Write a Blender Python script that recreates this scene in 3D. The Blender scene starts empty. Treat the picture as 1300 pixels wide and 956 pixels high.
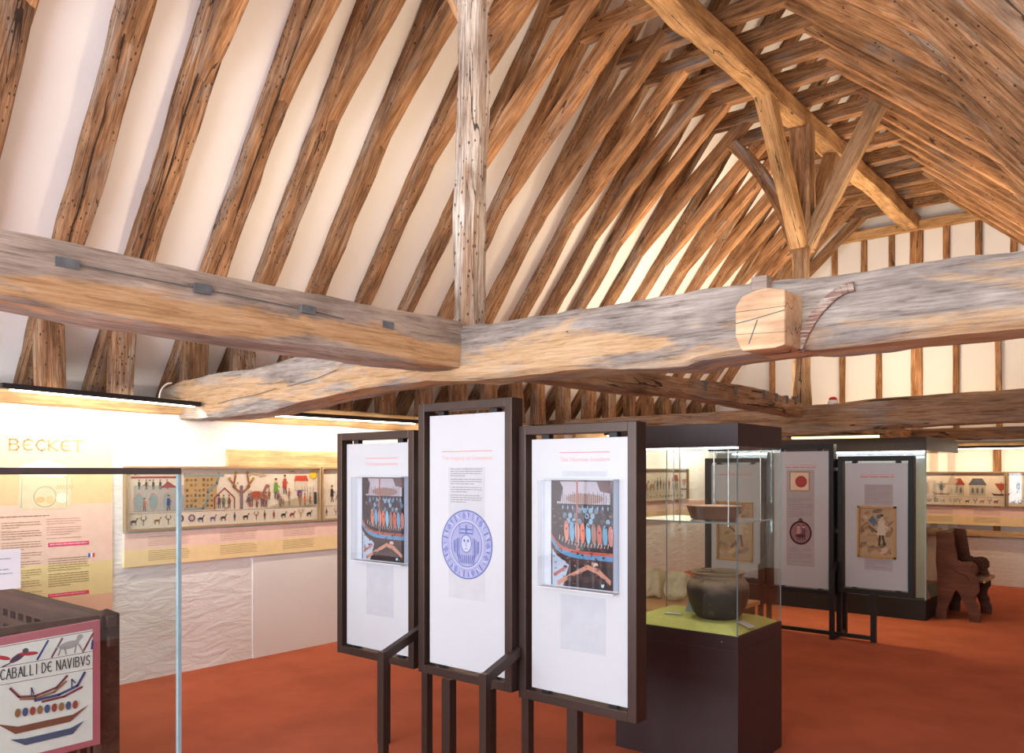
import bpy, math, random
from mathutils import Vector, Matrix, noise
V = Vector
PI = math.pi
scene = bpy.context.scene
C = scene.collection
WORDS = ['first', 'second', 'third', 'fourth', 'fifth', 'sixth', 'seventh', 'eighth', 'ninth', 'tenth', 'eleventh', 'twelfth',
         'thirteenth', 'fourteenth', 'fifteenth', 'sixteenth', 'seventeenth', 'eighteenth', 'nineteenth', 'twentieth',
         'twenty-first', 'twenty-second', 'twenty-third', 'twenty-fourth', 'twenty-fifth']

# ------------------------------------------------------------------ materials
def new_mat(name):
    m = bpy.data.materials.new(name); m.use_nodes = True
    nt = m.node_tree; b = nt.nodes['Principled BSDF']
    return m, nt, b

def N(nt, t, **kw):
    n = nt.nodes.new(t)
    for k, v in kw.items():
        if hasattr(n, k): setattr(n, k, v)
    return n

def srgb(r, g, b):
    f = lambda c: (c / 255 / 12.92) if c / 255 <= .04045 else ((c / 255 + .055) / 1.055) ** 2.4
    return (f(r), f(g), f(b), 1)

def noise_tex(nt, vec, scale, detail=4, rough=.55, dist=0):
    n = N(nt, 'ShaderNodeTexNoise'); n.inputs['Scale'].default_value = scale
    n.inputs['Detail'].default_value = detail; n.inputs['Roughness'].default_value = rough
    n.inputs['Distortion'].default_value = dist
    if vec is not None: nt.links.new(vec, n.inputs['Vector'])
    return n.outputs['Fac']

def mapping(nt, vec, sc):
    m = N(nt, 'ShaderNodeMapping'); m.inputs['Scale'].default_value = sc
    nt.links.new(vec, m.inputs['Vector']); return m.outputs['Vector']

def ramp(nt, fac, stops, interp='LINEAR'):
    r = N(nt, 'ShaderNodeValToRGB'); r.color_ramp.interpolation = interp
    cr = r.color_ramp
    while len(cr.elements) < len(stops): cr.elements.new(.5)
    for e, (p, c) in zip(cr.elements, stops):
        e.position = p; e.color = c if len(c) == 4 else (*c, 1)
    nt.links.new(fac, r.inputs['Fac']); return r.outputs['Color']

def mix(nt, fac, a, b, mode='MIX'):
    m = N(nt, 'ShaderNodeMix'); m.data_type = 'RGBA'; m.blend_type = mode
    for s, v in ((0, fac), (6, a), (7, b)):
        if isinstance(v, (int, float)): m.inputs[s].default_value = v
        elif isinstance(v, tuple): m.inputs[s].default_value = v
        else: nt.links.new(v, m.inputs[s])
    return m.outputs[2]

def mth(nt, op, a, b=None, c=None):
    m = N(nt, 'ShaderNodeMath'); m.operation = op
    for i, v in enumerate((a, b, c)):
        if v is None: continue
        if isinstance(v, (int, float)): m.inputs[i].default_value = v
        else: nt.links.new(v, m.inputs[i])
    return m.outputs[0]

def bump(nt, b, h, strength=.4, dist=.01):
    n = N(nt, 'ShaderNodeBump'); n.inputs['Strength'].default_value = strength; n.inputs['Distance'].default_value = dist
    nt.links.new(h, n.inputs['Height']); nt.links.new(n.outputs['Normal'], b.inputs['Normal'])

def plain(name, col, rough=.6, metal=0, noise_amt=.08, nscale=30, bmp=0, spec=.4):
    m, nt, b = new_mat(name)
    tc = N(nt, 'ShaderNodeTexCoord'); f = noise_tex(nt, tc.outputs['Object'], nscale, 3)
    lo = tuple(c * (1 - noise_amt) for c in col[:3]) + (1,); hi = tuple(min(1, c * (1 + noise_amt)) for c in col[:3]) + (1,)
    nt.links.new(ramp(nt, f, [(.3, lo), (.7, hi)]), b.inputs['Base Color'])
    b.inputs['Roughness'].default_value = rough; b.inputs['Metallic'].default_value = metal
    b.inputs['Specular IOR Level'].default_value = spec
    if bmp: bump(nt, b, f, bmp, .004)
    return m

def wood(name, dark, mid, light, patch=None, patch_lo=.5, patch_hi=.62, zbias=0, holes=.5, crack=1, grain=1, bs=.5, vary=.25, rough=.8, sh=0):
    """old oak: streaky grain along local X, beetle holes, long splits, weathered patches"""
    m, nt, b = new_mat(name)
    tc = N(nt, 'ShaderNodeTexCoord'); oi = N(nt, 'ShaderNodeObjectInfo')
    add = N(nt, 'ShaderNodeVectorMath'); add.operation = 'ADD'
    k = mth(nt, 'MULTIPLY', oi.outputs['Random'], 37.0)
    cx = N(nt, 'ShaderNodeCombineXYZ')
    for i in range(3): nt.links.new(k, cx.inputs[i])
    nt.links.new(tc.outputs['Object'], add.inputs[0]); nt.links.new(cx.outputs[0], add.inputs[1])
    P = add.outputs[0]
    g1 = noise_tex(nt, mapping(nt, P, (.9, 9, 9)), 2.2 * grain, 9, .65, .6)
    g2 = noise_tex(nt, mapping(nt, P, (1.6, 40, 40)), 2.0 * grain, 6, .7, .2)
    big = noise_tex(nt, mapping(nt, P, (1.4, 3, 3)), 1.6, 4, .6)
    gg = mth(nt, 'ADD', mth(nt, 'MULTIPLY', g1, .5), mth(nt, 'MULTIPLY', g2, .5))
    col = ramp(nt, gg, [(.34 + sh, dark), (.46 + sh, mid), (.60 + sh, light)])
    col = mix(nt, 1, col, ramp(nt, big, [(.3, (.55, .52, .5)), (.7, (1.2, 1.18, 1.12))]), 'MULTIPLY')
    if patch:
        pn = noise_tex(nt, mapping(nt, P, (.8, 4, 4)), 1.5, 7, .62, .8)
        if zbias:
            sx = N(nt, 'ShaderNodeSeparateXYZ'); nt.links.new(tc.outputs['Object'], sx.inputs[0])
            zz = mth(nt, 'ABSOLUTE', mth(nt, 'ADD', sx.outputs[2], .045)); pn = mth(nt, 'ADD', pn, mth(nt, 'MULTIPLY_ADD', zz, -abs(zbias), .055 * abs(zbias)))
        pm = ramp(nt, pn, [(patch_lo, (0, 0, 0)), (patch_hi, (1, 1, 1))])
        pc = ramp(nt, gg, [(.34 + sh, patch[0]), (.46 + sh, patch[1]), (.6 + sh, patch[2])])
        col = mix(nt, pm, col, pc)
    # beetle holes
    vo = N(nt, 'ShaderNodeTexVoronoi'); vo.inputs['Scale'].default_value = 1
    nt.links.new(mapping(nt, P, (21, 40, 40)), vo.inputs['Vector'])
    hm = mth(nt, 'LESS_THAN', vo.outputs['Distance'], .22)
    reg = mth(nt, 'GREATER_THAN', noise_tex(nt, P, 3.2, 2), 1.02 - holes)
    rnd = mth(nt, 'GREATER_THAN', vo.outputs['Color'], .52)
    hole = mth(nt, 'MULTIPLY', mth(nt, 'MULTIPLY', hm, reg), rnd)
    # splits
    cn = noise_tex(nt, mapping(nt, P, (.35, 7, 7)), 1.25, 2, .5, .3)
    cw = mth(nt, 'ABSOLUTE', mth(nt, 'SUBTRACT', cn, .5))
    gate = mth(nt, 'GREATER_THAN', noise_tex(nt, mapping(nt, P, (1, 2, 2)), 1.1, 2), .50)
    cr = mth(nt, 'MULTIPLY', mth(nt, 'LESS_THAN', cw, .0042 * crack), gate)
    dk = mth(nt, 'MAXIMUM', hole, cr)
    col = mix(nt, mth(nt, 'MULTIPLY', dk, .85), col, (.025, .015, .01, 1))
    # timber-to-timber variation
    v = mth(nt, 'MULTIPLY_ADD', mth(nt, 'FRACT', mth(nt, 'MULTIPLY', oi.outputs['Random'], 91.7)), vary * 2, 1 - vary)
    vc = N(nt, 'ShaderNodeCombineColor')
    for i in range(3): nt.links.new(v, vc.inputs[i])
    col = mix(nt, 1, col, vc.outputs[0], 'MULTIPLY')
    nt.links.new(col, b.inputs['Base Color'])
    b.inputs['Roughness'].default_value = rough; b.inputs['Specular IOR Level'].default_value = .25
    h = mth(nt, 'SUBTRACT', mth(nt, 'ADD', gg, mth(nt, 'MULTIPLY', big, .4)), mth(nt, 'MULTIPLY', dk, .5))
    bump(nt, b, h, bs, .02)
    return m

def glass(name, tint=(.97, .99, .98), gloss=1.0):
    m, nt, b = new_mat(name); nt.nodes.remove(b)
    out = nt.nodes['Material Output']
    t = N(nt, 'ShaderNodeBsdfTransparent'); t.inputs['Color'].default_value = (*tint, 1)
    g = N(nt, 'ShaderNodeBsdfGlossy'); g.inputs['Roughness'].default_value = .02; g.inputs['Color'].default_value = (gloss, gloss, gloss, 1)
    lw = N(nt, 'ShaderNodeLayerWeight'); lw.inputs['Blend'].default_value = .5
    fr = mth(nt, 'MULTIPLY_ADD', mth(nt, 'POWER', lw.outputs['Facing'], 5.0), .94, .038)
    s = N(nt, 'ShaderNodeMixShader')
    nt.links.new(fr, s.inputs[0]); nt.links.new(t.outputs[0], s.inputs[1]); nt.links.new(g.outputs[0], s.inputs[2])
    nt.links.new(s.outputs[0], out.inputs['Surface'])
    return m

def emit(name, col, strength):
    m, nt, b = new_mat(name)
    b.inputs['Base Color'].default_value = (.9, .9, .9, 1)
    b.inputs['Emission Color'].default_value = (*col, 1); b.inputs['Emission Strength'].default_value = strength
    return m

M = {}
M['rafter'] = wood('rafter_oak', (.10, .048, .022), (.31, .165, .085), (.52, .32, .19), patch=((.16, .10, .07), (.30, .22, .165), (.50, .40, .31)), patch_lo=.52, patch_hi=.66, holes=.60, crack=1.2, vary=.16, sh=.045, bs=.8, grain=1.25)
M['brace'] = wood('brace_oak', (.17, .075, .03), (.42, .215, .10), (.66, .40, .22), patch=((.14, .09, .065), (.30, .215, .165), (.46, .36, .29)), patch_lo=.56, patch_hi=.70, holes=.40, crack=.8, vary=.28, sh=.045, bs=.8, grain=1.25)
M['collar'] = wood('collar_oak', (.11, .05, .022), (.33, .17, .08), (.52, .30, .16), patch=((.1, .065, .05), (.21, .155, .125), (.36, .29, .25)), patch_lo=.52, patch_hi=.64, holes=.45, crack=1, vary=.18, sh=.045, bs=.8, grain=1.25)
M['purlin'] = wood('purlin_oak', (.22, .11, .045), (.50, .29, .13), (.70, .45, .24), holes=.35, crack=.8, vary=.05)
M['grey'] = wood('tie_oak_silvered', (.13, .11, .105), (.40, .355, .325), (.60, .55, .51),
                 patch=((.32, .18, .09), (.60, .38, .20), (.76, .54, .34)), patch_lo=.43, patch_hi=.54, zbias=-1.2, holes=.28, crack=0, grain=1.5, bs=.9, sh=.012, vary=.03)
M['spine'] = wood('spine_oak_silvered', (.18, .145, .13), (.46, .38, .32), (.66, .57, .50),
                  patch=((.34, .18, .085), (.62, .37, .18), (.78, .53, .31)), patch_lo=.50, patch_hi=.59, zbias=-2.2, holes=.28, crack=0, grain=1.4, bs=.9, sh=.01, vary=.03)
M['post'] = wood('crown_post_whitened', (.10, .055, .035), (.42, .32, .25), (.80, .73, .66), patch=((.22, .12, .07), (.40, .25, .16), (.58, .42, .3)), patch_lo=.54, patch_hi=.64, holes=.62, crack=1.0, vary=.02, bs=.8)
M['post2'] = wood('crown_post_oak', (.15, .08, .04), (.36, .22, .12), (.58, .40, .25), holes=.35, vary=.1)
M['tiefar'] = wood('tie_oak_brown', (.10, .055, .03), (.28, .165, .10), (.47, .31, .2), patch=((.14, .11, .09), (.26, .2, .165), (.40, .32, .27)), patch_lo=.5, patch_hi=.62, holes=.3, crack=1.6, vary=.12)
M['pine'] = wood('new_pine', (.34, .19, .08), (.55, .36, .18), (.72, .52, .30), holes=.16, crack=.4, vary=.08, bs=.2)
M['freshcut'] = wood('sawn_oak_end', (.55, .33, .18), (.72, .47, .29), (.82, .60, .40), holes=.05, crack=1.5, grain=.5, vary=.02, bs=.2)
M['darkwood'] = wood('dark_carved_oak', (.075, .024, .013), (.115, .038, .021), (.15, .054, .030), holes=.02, crack=0, vary=.03, bs=.25, rough=.5)
M['railwood'] = wood('dark_stained_rail', (.035, .014, .010), (.07, .028, .020), (.11, .05, .036), holes=.0, crack=.2, vary=.03, bs=.12, rough=.75)
M['paintwood'] = wood('flaked_red_paint', (.14, .06, .045), (.30, .16, .12), (.72, .66, .60), holes=.2, crack=1, grain=2.4, vary=0)

def plaster(name, c1, c2, bmp=.25, stone=False, brick=False):
    m, nt, b = new_mat(name); tc = N(nt, 'ShaderNodeTexCoord'); P = tc.outputs['Object']
    f = noise_tex(nt, P, 1.3, 6, .6)
    col = ramp(nt, f, [(.3, c1), (.7, c2)])
    h = noise_tex(nt, P, 9, 6, .6)
    if stone:
        st = noise_tex(nt, mapping(nt, P, (1, 2.2, 6.5)), 2.0, 5, .6, .6)
        h = mth(nt, 'ADD', mth(nt, 'MULTIPLY', h, .35), mth(nt, 'MULTIPLY', st, 2.2))
    if brick:
        sw = N(nt, 'ShaderNodeSeparateXYZ'); nt.links.new(P, sw.inputs[0]); cb = N(nt, 'ShaderNodeCombineXYZ')
        nt.links.new(sw.outputs[0], cb.inputs[0]); nt.links.new(sw.outputs[2], cb.inputs[1])
        br = N(nt, 'ShaderNodeTexBrick'); br.inputs['Scale'].default_value = 4.2; br.inputs['Mortar Size'].default_value = .03
        br.inputs['Mortar Smooth'].default_value = .6
        nt.links.new(cb.outputs[0], br.inputs['Vector'])
        h = mth(nt, 'SUBTRACT', mth(nt, 'MULTIPLY', h, .5), mth(nt, 'MULTIPLY', br.outputs['Fac'], .8))
    nt.links.new(col, b.inputs['Base Color']); b.inputs['Roughness'].default_value = .9; b.inputs['Specular IOR Level'].default_value = .15
    bump(nt, b, h, bmp, .03)
    return m
M['ceil'] = plaster('limewashed_plaster', (.80, .785, .775, 1), (.86, .845, .835, 1), .12)
M['stone'] = plaster('whitewashed_rubble', (.82, .79, .76, 1), (.90, .88, .86, 1), .33, stone=True)
M['smooth'] = plaster('smooth_plaster', (.82, .80, .77, 1), (.86, .84, .81, 1), .05)
M['brick'] = plaster('painted_brick', (.78, .75, .70, 1), (.86, .83, .78, 1), .5, brick=True)

def carpet():
    m, nt, b = new_mat('rust_carpet'); tc = N(nt, 'ShaderNodeTexCoord')
    f = noise_tex(nt, tc.outputs['Object'], 260, 2); g = noise_tex(nt, tc.outputs['Object'], 2.5, 4)
    c = ramp(nt, f, [(.3, srgb(150, 74, 50)), (.7, srgb(196, 108, 80))])
    c = mix(nt, 1, c, ramp(nt, g, [(.35, (.86, .86, .86)), (.65, (1.06, 1.06, 1.06))]), 'MULTIPLY')
    nt.links.new(c, b.inputs['Base Color']); b.inputs['Roughness'].default_value = .95; b.inputs['Specular IOR Level'].default_value = .1
    bump(nt, b, f, .5, .004); return m
M['carpet'] = carpet()
M['bronze'] = plain('bronze_metal', (.062, .040, .032), .38, .55, .06, 8, spec=.5)
M['case'] = plain('plum_brown_laminate', (.040, .022, .023), .42, 0, .06, 6)
M['black'] = plain('black_metal', (.018, .016, .016), .45, .2)
M['bar'] = plain('grey_brown_rail', (.075, .06, .058), .5, .2)
M['steel'] = plain('brushed_steel', (.6, .62, .66), .25, 1, .03)
M['sheet'] = plain('white_sheet', (.53, .54, .565), .28, 0, .01, 4, spec=.5)
M['paper'] = plain('white_paper', (.78, .82, .88), .8, 0, .01)
M['edge'] = plain('glass_edge', (.30, .44, .50), .15, 0, .1, 12, spec=.8)
M['conduit'] = plain('white_conduit', (.8, .8, .8), .5)
M['grey_board'] = plain('grey_backboard', (.33, .34, .37), .6, 0, .03, 3)
M['lime'] = plain('lime_fabric', (.56, .54, .17), .9, 0, .06, 60, .2)
M['pink'] = plain('rose_board', (.50, .13, .16), .6, 0, .05, 6)
M['red'] = plain('red_plastic', (.6, .03, .02), .4)
M['goldframe'] = plain('gilt_frame', (.50, .27, .09), .4, .3)
M['thinframe'] = plain('tan_frame', (.36, .24, .13), .5)
M['stonec'] = plaster('carved_limestone', (.62, .58, .42, 1), (.85, .80, .60, 1), .8)
M['shelfwood'] = plain('warm_shelf', (.62, .36, .17), .6, 0, .06, 5)
M['dish'] = plain('brown_earthenware', (.20, .105, .075), .6, 0, .2, 14, .3)
M['slotdark'] = plain('dark_split', (.03, .018, .012), .9)
M['slot'] = plain('mortise_shadow_wood', (.14, .15, .16), .9, 0, .3, 20)
def potmat():
    m, nt, b = new_mat('black_burnished_pottery'); tc = N(nt, 'ShaderNodeTexCoord'); P = tc.outputs['Object']
    sx = N(nt, 'ShaderNodeSeparateXYZ'); nt.links.new(P, sx.inputs[0])
    n = noise_tex(nt, P, 7, 5, .6)
    z = mth(nt, 'MULTIPLY_ADD', n, .10, sx.outputs[2])
    c = ramp(nt, z, [(.0, (.035, .03, .03)), (.21, (.03, .028, .028)), (.265, (.30, .21, .14)), (.33, (.38, .27, .18))])
    sp = noise_tex(nt, P, 19, 3)
    c = mix(nt, ramp(nt, sp, [(.6, (0, 0, 0)), (.66, (.8, .8, .8))]), c, (.12, .085, .06, 1))
    nt.links.new(c, b.inputs['Base Color']); b.inputs['Roughness'].default_value = .5; bump(nt, b, n, .5, .01); return m
M['pot'] = potmat()
M['glass'] = glass('showcase_glass', (.96, .985, .97))
M['glass2'] = glass('screen_glass', (.90, .95, .95), .9)
M['acrylic'] = glass('acrylic', (.95, .96, .97))
M['tube'] = emit('warm_tube', (1, .88, .68), 10)
M['tube_y'] = emit('yellow_tube', (1, .80, .30), 1.6)
M['tube_c'] = emit('cool_tube', (.85, .93, 1), 9)
_pc = {}
def ink(r, g, b):
    k = (r, g, b)
    if k not in _pc:
        _pc[k] = plain('ink_%d_%d_%d' % k, srgb(r, g, b), .7, 0, .04, 20)
    return _pc[k]

# ------------------------------------------------------------------ mesh helpers
def setp(o, label=None, cat=None, group=None, kind=None):
    if label: o['label'] = label
    if cat: o['category'] = cat
    if group: o['group'] = group
    if kind: o['kind'] = kind
    return o

def thing(name, label, cat, loc, group=None):
    o = bpy.data.objects.new(name, None); C.objects.link(o); o.location = loc; o.empty_display_size = .1
    return setp(o, label, cat, group)

class MB:
    def __init__(s): s.v = []; s.f = []; s.m = []; s.mats = []
    def mi(s, mat):
        if mat not in s.mats: s.mats.append(mat)
        return s.mats.index(mat)
    def add(s, vs, fs, mat):
        k = len(s.v); i = s.mi(mat); s.v += [V(p) for p in vs]
        for f in fs: s.f.append([a + k for a in f]); s.m.append(i)
        return s
    def box(s, x0, x1, y0, y1, z0, z1, mat=None):
        vs = [(x, y, z) for x in (x0, x1) for y in (y0, y1) for z in (z0, z1)]
        return s.add(vs, [(0, 1, 3, 2), (4, 6, 7, 5), (0, 4, 5, 1), (2, 3, 7, 6), (0, 2, 6, 4), (1, 5, 7, 3)], mat)
    def bar(s, a, b, w, h, mat=None, up=(0, 0, 1)):
        a = V(a); b = V(b); x = (b - a).normalized(); z = V(up); z = (z - z.dot(x) * x).normalized(); y = z.cross(x)
        vs = [p + y * (i * w / 2) + z * (j * h / 2) for p in (a, b) for i in (-1, 1) for j in (-1, 1)]
        return s.add(vs, [(0, 1, 3, 2), (4, 6, 7, 5), (0, 4, 5, 1), (2, 3, 7, 6), (0, 2, 6, 4), (1, 5, 7, 3)], mat)
    def prism(s, poly, fn, t0, t1, mat=None):
        n = len(poly); vs = [fn(u, v, t0) for u, v in poly] + [fn(u, v, t1) for u, v in poly]
        fs = [list(range(n))[::-1], list(range(n, 2 * n))] + [(i, (i + 1) % n, n + (i + 1) % n, n + i) for i in range(n)]
        return s.add(vs, fs, mat)
    def lathe(s, c, prof, n=32, mat=None, sx=1, sy=1):
        vs = []; fs = []
        for r, z in prof:
            for i in range(n):
                t = 2 * PI * i / n; vs.append((c[0] + r * sx * math.cos(t), c[1] + r * sy * math.sin(t), c[2] + z))
        for j in range(len(prof) - 1):
            for i in range(n):
                fs.append((j * n + i, j * n + (i + 1) % n, (j + 1) * n + (i + 1) % n, (j + 1) * n + i))
        return s.add(vs, fs, mat)
    def tube(s, pts, r, n=8, mat=None):
        vs = []; fs = []; m = len(pts)
        for k, p in enumerate(pts):
            p = V(p); d = (V(pts[min(k + 1, m - 1)]) - V(pts[max(k - 1, 0)])).normalized()
            u = d.cross(V((0, 0, 1)));
            if u.length < .01: u = d.cross(V((1, 0, 0)))
            u.normalize(); w = d.cross(u)
            for i in range(n):
                t = 2 * PI * i / n; vs.append(p + u * r * math.cos(t) + w * r * math.sin(t))
        for j in range(m - 1):
            for i in range(n): fs.append((j * n + i, j * n + (i + 1) % n, (j + 1) * n + (i + 1) % n, (j + 1) * n + i))
        fs += [list(range(n))[::-1], [(m - 1) * n + i for i in range(n)]]
        return s.add(vs, fs, mat)
    def build(s, name, mat=None, parent=None, label=None, bevel=0, smooth=False, cat=None, group=None, kind=None):
        org = parent_world(parent) if parent else V((0, 0, 0))
        if parent is None and kind != 'structure':
            xs = [p.x for p in s.v]; ys = [p.y for p in s.v]; zs = [p.z for p in s.v]
            org = V(((min(xs) + max(xs)) / 2, (min(ys) + max(ys)) / 2, min(zs)))
        me = bpy.data.meshes.new(name); me.from_pydata([p - org for p in s.v], [], s.f)
        mats = [mat if q is None else q for q in s.mats]
        for q in mats: me.materials.append(q)
        for p, i in zip(me.polygons, s.m): p.material_index = i
        if smooth:
            for p in me.polygons: p.use_smooth = True
            me.set_sharp_from_angle(angle=math.radians(35))
        me.update()
        o = bpy.data.objects.new(name, me); C.objects.link(o)
        if parent: o.parent = parent
        else: o.location = org
        if bevel:
            b = o.modifiers.new('bevel', 'BEVEL'); b.width = bevel; b.segments = 2; b.limit_method = 'ANGLE'
        return setp(o, label, cat, group, kind)

def parent_world(p):
    w = V((0, 0, 0))
    while p: w += p.location; p = p.parent
    return w

def struct(name, mb, mat, bevel=0): return mb.build(name, mat, None, kind='structure', bevel=bevel)

# ------------------------------------------------------------------ timbers
def timber(name, a, b, w, h, mat, seed, up=(0, 0, 1), seg=None, amp=.006, wav=.010, ch=.16, prof=None, label=None, cat='beam', group=None, parent=None, ns=4, end_taper=None):
    a = V(a); b = V(b); L = (b - a).length; x = (b - a).normalized(); z = V(up); z = (z - z.dot(x) * x).normalized(); y = z.cross(x)
    seg = seg or max(8, int(L * 9))
    sd = V((seed * 7.31, seed * 3.17, seed * 1.93))
    ss = [-1 + 2 * i / (ns - 1) for i in range(ns)]
    vs = []; ringn = 4 * ns
    for i in range(seg + 1):
        t = i / seg; s = t * L
        if prof:
            cy, cz, ww, hh = prof(s)
        else:
            cy = noise.noise(V((s * .7, 0, 0)) + sd) * wav * 2; cz = noise.noise(V((s * .7, 9, 0)) + sd) * wav * 2
            ww = w * (1 + .10 * noise.noise(V((s * 1.3, 3, 1)) + sd)); hh = h * (1 + .10 * noise.noise(V((s * 1.3, 5, 2)) + sd))
            if end_taper and s < end_taper: hh *= .35 + .65 * s / end_taper; cz += 0
        base = min(ww, hh) / 2
        cs = [max(.03, ch * (1 + 1.6 * noise.noise(V((s * 1.7, 20 + q * 5, 0)) + sd))) for q in range(4)]
        cs = [c * base for c in cs]
        Y = ww / 2; Z = hh / 2
        ring = []
        # bottom side (-z): y from -Y to Y ; right side ; top ; left
        cA, cB, cC, cD = cs
        for q in ss: ring.append((lerp(-Y + cA, Y - cB, q), -Z))
        for q in ss: ring.append((Y, lerp(-Z + cB, Z - cC, q)))
        for q in ss: ring.append((lerp(Y - cC, -Y + cD, q), Z))
        for q in ss: ring.append((-Y, lerp(Z - cD, -Z + cA, q)))
        for (yy, zz) in ring:
            p = V((s, yy, zz)); k = V((s * 3.2, yy * 9, zz * 9)) + sd; k2 = V((s * 9, yy * 26, zz * 26)) + sd
            d = noise.noise(k) * amp + noise.noise(k2) * amp * .5
            r = V((0, yy, zz)).normalized()
            p = p + r * d; vs.append(V((p.x, p.y + cy, p.z + cz)))
    fs = []
    for j in range(seg):
        for i in range(ringn): fs.append((j * ringn + i, (j + 1) * ringn + i, (j + 1) * ringn + (i + 1) % ringn, j * ringn + (i + 1) % ringn))
    fs.append(list(range(ringn))); fs.append([seg * ringn + i for i in range(ringn)][::-1])
    me = bpy.data.meshes.new(name); me.from_pydata(vs, [], fs); me.materials.append(mat)
    for p in me.polygons: p.use_smooth = True
    me.set_sharp_from_angle(angle=math.radians(32)); me.update()
    o = bpy.data.objects.new(name, me); C.objects.link(o); last_timber[0] = o.name
    R = Matrix((x, y, z)).transposed().to_4x4()
    if parent:
        o.parent = parent; o.matrix_local = Matrix.Translation(a - parent_world(parent)) @ R
        if label: o['label'] = label
    else:
        o.matrix_world = Matrix.Translation(a) @ R
        setp(o, label, cat, group, 'thing')
    return o
last_timber = ['']
def lerp(a, b, q): return a + (b - a) * (q + 1) / 2

def child_box(par, name, mb, mat, label=None, bevel=0):
    """a part of a rotated timber: vertices given in world space"""
    inv = par.matrix_world.inverted() if par.parent is None else par.matrix_local.inverted()
    me = bpy.data.meshes.new(name); me.from_pydata([inv @ p for p in mb.v], [], mb.f)
    for q in (mb.mats or [None]): me.materials.append(q or mat)
    for p, i in zip(me.polygons, mb.m): p.material_index = i
    o = bpy.data.objects.new(name, me); C.objects.link(o); o.parent = par
    if bevel:
        b = o.modifiers.new('b', 'BEVEL'); b.width = bevel; b.segments = 2
    if label: o['label'] = label
    return o
# ------------------------------------------------------------------ flat printed artwork on a plane
class Art:
    """polygons laid on a flat sheet, coordinates (u right, v up) in metres from org"""
    def __init__(s, org, u, n):
        s.o = V(org); s.u = V(u).normalized(); s.n = V(n).normalized(); s.w = V((0, 0, 1)); s.mb = MB(); s.k = 0
    def poly(s, pts, col, lift=None):
        s.k += 1; d = .0006 + s.k * .00002 if lift is None else lift
        q = [s.o + s.u * a + s.w * b + s.n * d for a, b in pts]
        s.mb.add(q, [list(range(len(q)))], ink(*col) if isinstance(col, tuple) else col)
    def rect(s, a0, a1, b0, b1, col): s.poly([(a0, b0), (a1, b0), (a1, b1), (a0, b1)], col)
    def ell(s, a, b, ra, rb, col, n=20, rot=0):
        c, q = math.cos(rot), math.sin(rot)
        s.poly([(a + ra * math.cos(t) * c - rb * math.sin(t) * q, b + ra * math.cos(t) * q + rb * math.sin(t) * c) for t in [2 * PI * i / n for i in range(n)]], col)
    def ring(s, a, b, ra, rb, w, col, n=32):
        for i in range(n):
            t0 = 2 * PI * i / n; t1 = 2 * PI * (i + 1) / n
            s.poly([(a + ra * math.cos(t0), b + rb * math.sin(t0)), (a + ra * math.cos(t1), b + rb * math.sin(t1)),
                    (a + (ra - w) * math.cos(t1), b + (rb - w) * math.sin(t1)), (a + (ra - w) * math.cos(t0), b + (rb - w) * math.sin(t0))], col)
            s.k -= 1
        s.k += 1
    def line(s, pts, w, col):
        for p, q in zip(pts, pts[1:]):
            dx, dy = q[0] - p[0], q[1] - p[1]; L = math.hypot(dx, dy) or 1; nx, ny = -dy / L * w / 2, dx / L * w / 2
            ex, ey = dx / L * w * .3, dy / L * w * .3
            s.poly([(p[0] - nx - ex, p[1] - ny - ey), (q[0] - nx + ex, q[1] - ny + ey), (q[0] + nx + ex, q[1] + ny + ey), (p[0] + nx - ex, p[1] + ny - ey)], col)
            s.k -= 1
        s.k += 1
    def text_lines(s, a0, a1, b1, b0, pitch, th, col, rnd, para=(3, 4, 4, 3)):
        y = b1; i = 0; pi = 0; cnt = 0
        while y > b0:
            x = a0; end = a1 - rnd.random() * (a1 - a0) * .08
            if cnt == para[pi % len(para)] - 1: end = a0 + (a1 - a0) * rnd.uniform(.4, .8)
            while x < end:
                wd = min(rnd.uniform(2, 8) * th * .9, end - x)
                s.poly([(x, y - th), (x + wd, y - th), (x + wd, y), (x, y)], col); s.k -= 1
                x += wd + th * .8
            y -= pitch; cnt += 1
            if cnt >= para[pi % len(para)]: cnt = 0; pi += 1; y -= pitch * .6
        s.k += 1
    def build(s, name, parent, label=None): return s.mb.build(name, None, parent, label)

GL = {'A': [[(0, 0), (.5, 1), (1, 0)], [(.2, .38), (.8, .38)]], 'B': [[(0, 0), (0, 1), (.6, .98), (.78, .78), (.6, .56), (0, .54)], [(.6, .56), (.9, .3), (.65, .02), (0, 0)]],
      'C': [[(.95, .85), (.6, 1), (.25, .9), (.02, .5), (.25, .1), (.6, 0), (.95, .15)]], 'D': [[(0, 0), (0, 1), (.55, .93), (.92, .5), (.55, .07), (0, 0)]],
      'E': [[(.9, .9), (.5, 1), (.15, .85), (0, .5), (.15, .15), (.5, 0), (.9, .1)], [(0, .5), (.7, .5)]], 'I': [[(.5, 0), (.5, 1)]],
      'K': [[(0, 0), (0, 1)], [(.85, 1), (.05, .48), (.95, 0)]], 'L': [[(0, 1), (0, 0), (.7, 0)]], 'N': [[(0, 0), (0, 1), (.9, 0), (.9, 1)]],
      'S': [[(.85, .85), (.5, 1), (.1, .8), (.2, .55), (.75, .42), (.85, .18), (.45, 0), (.05, .15)]], 'T': [[(0, 1), (1, 1)], [(.5, 1), (.5, 0)]],
      'U': [[(0, 1), (0, .2), (.4, 0), (.8, .2), (.8, 1)]], 'V': [[(0, 1), (.45, 0), (.9, 1)]]}
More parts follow.
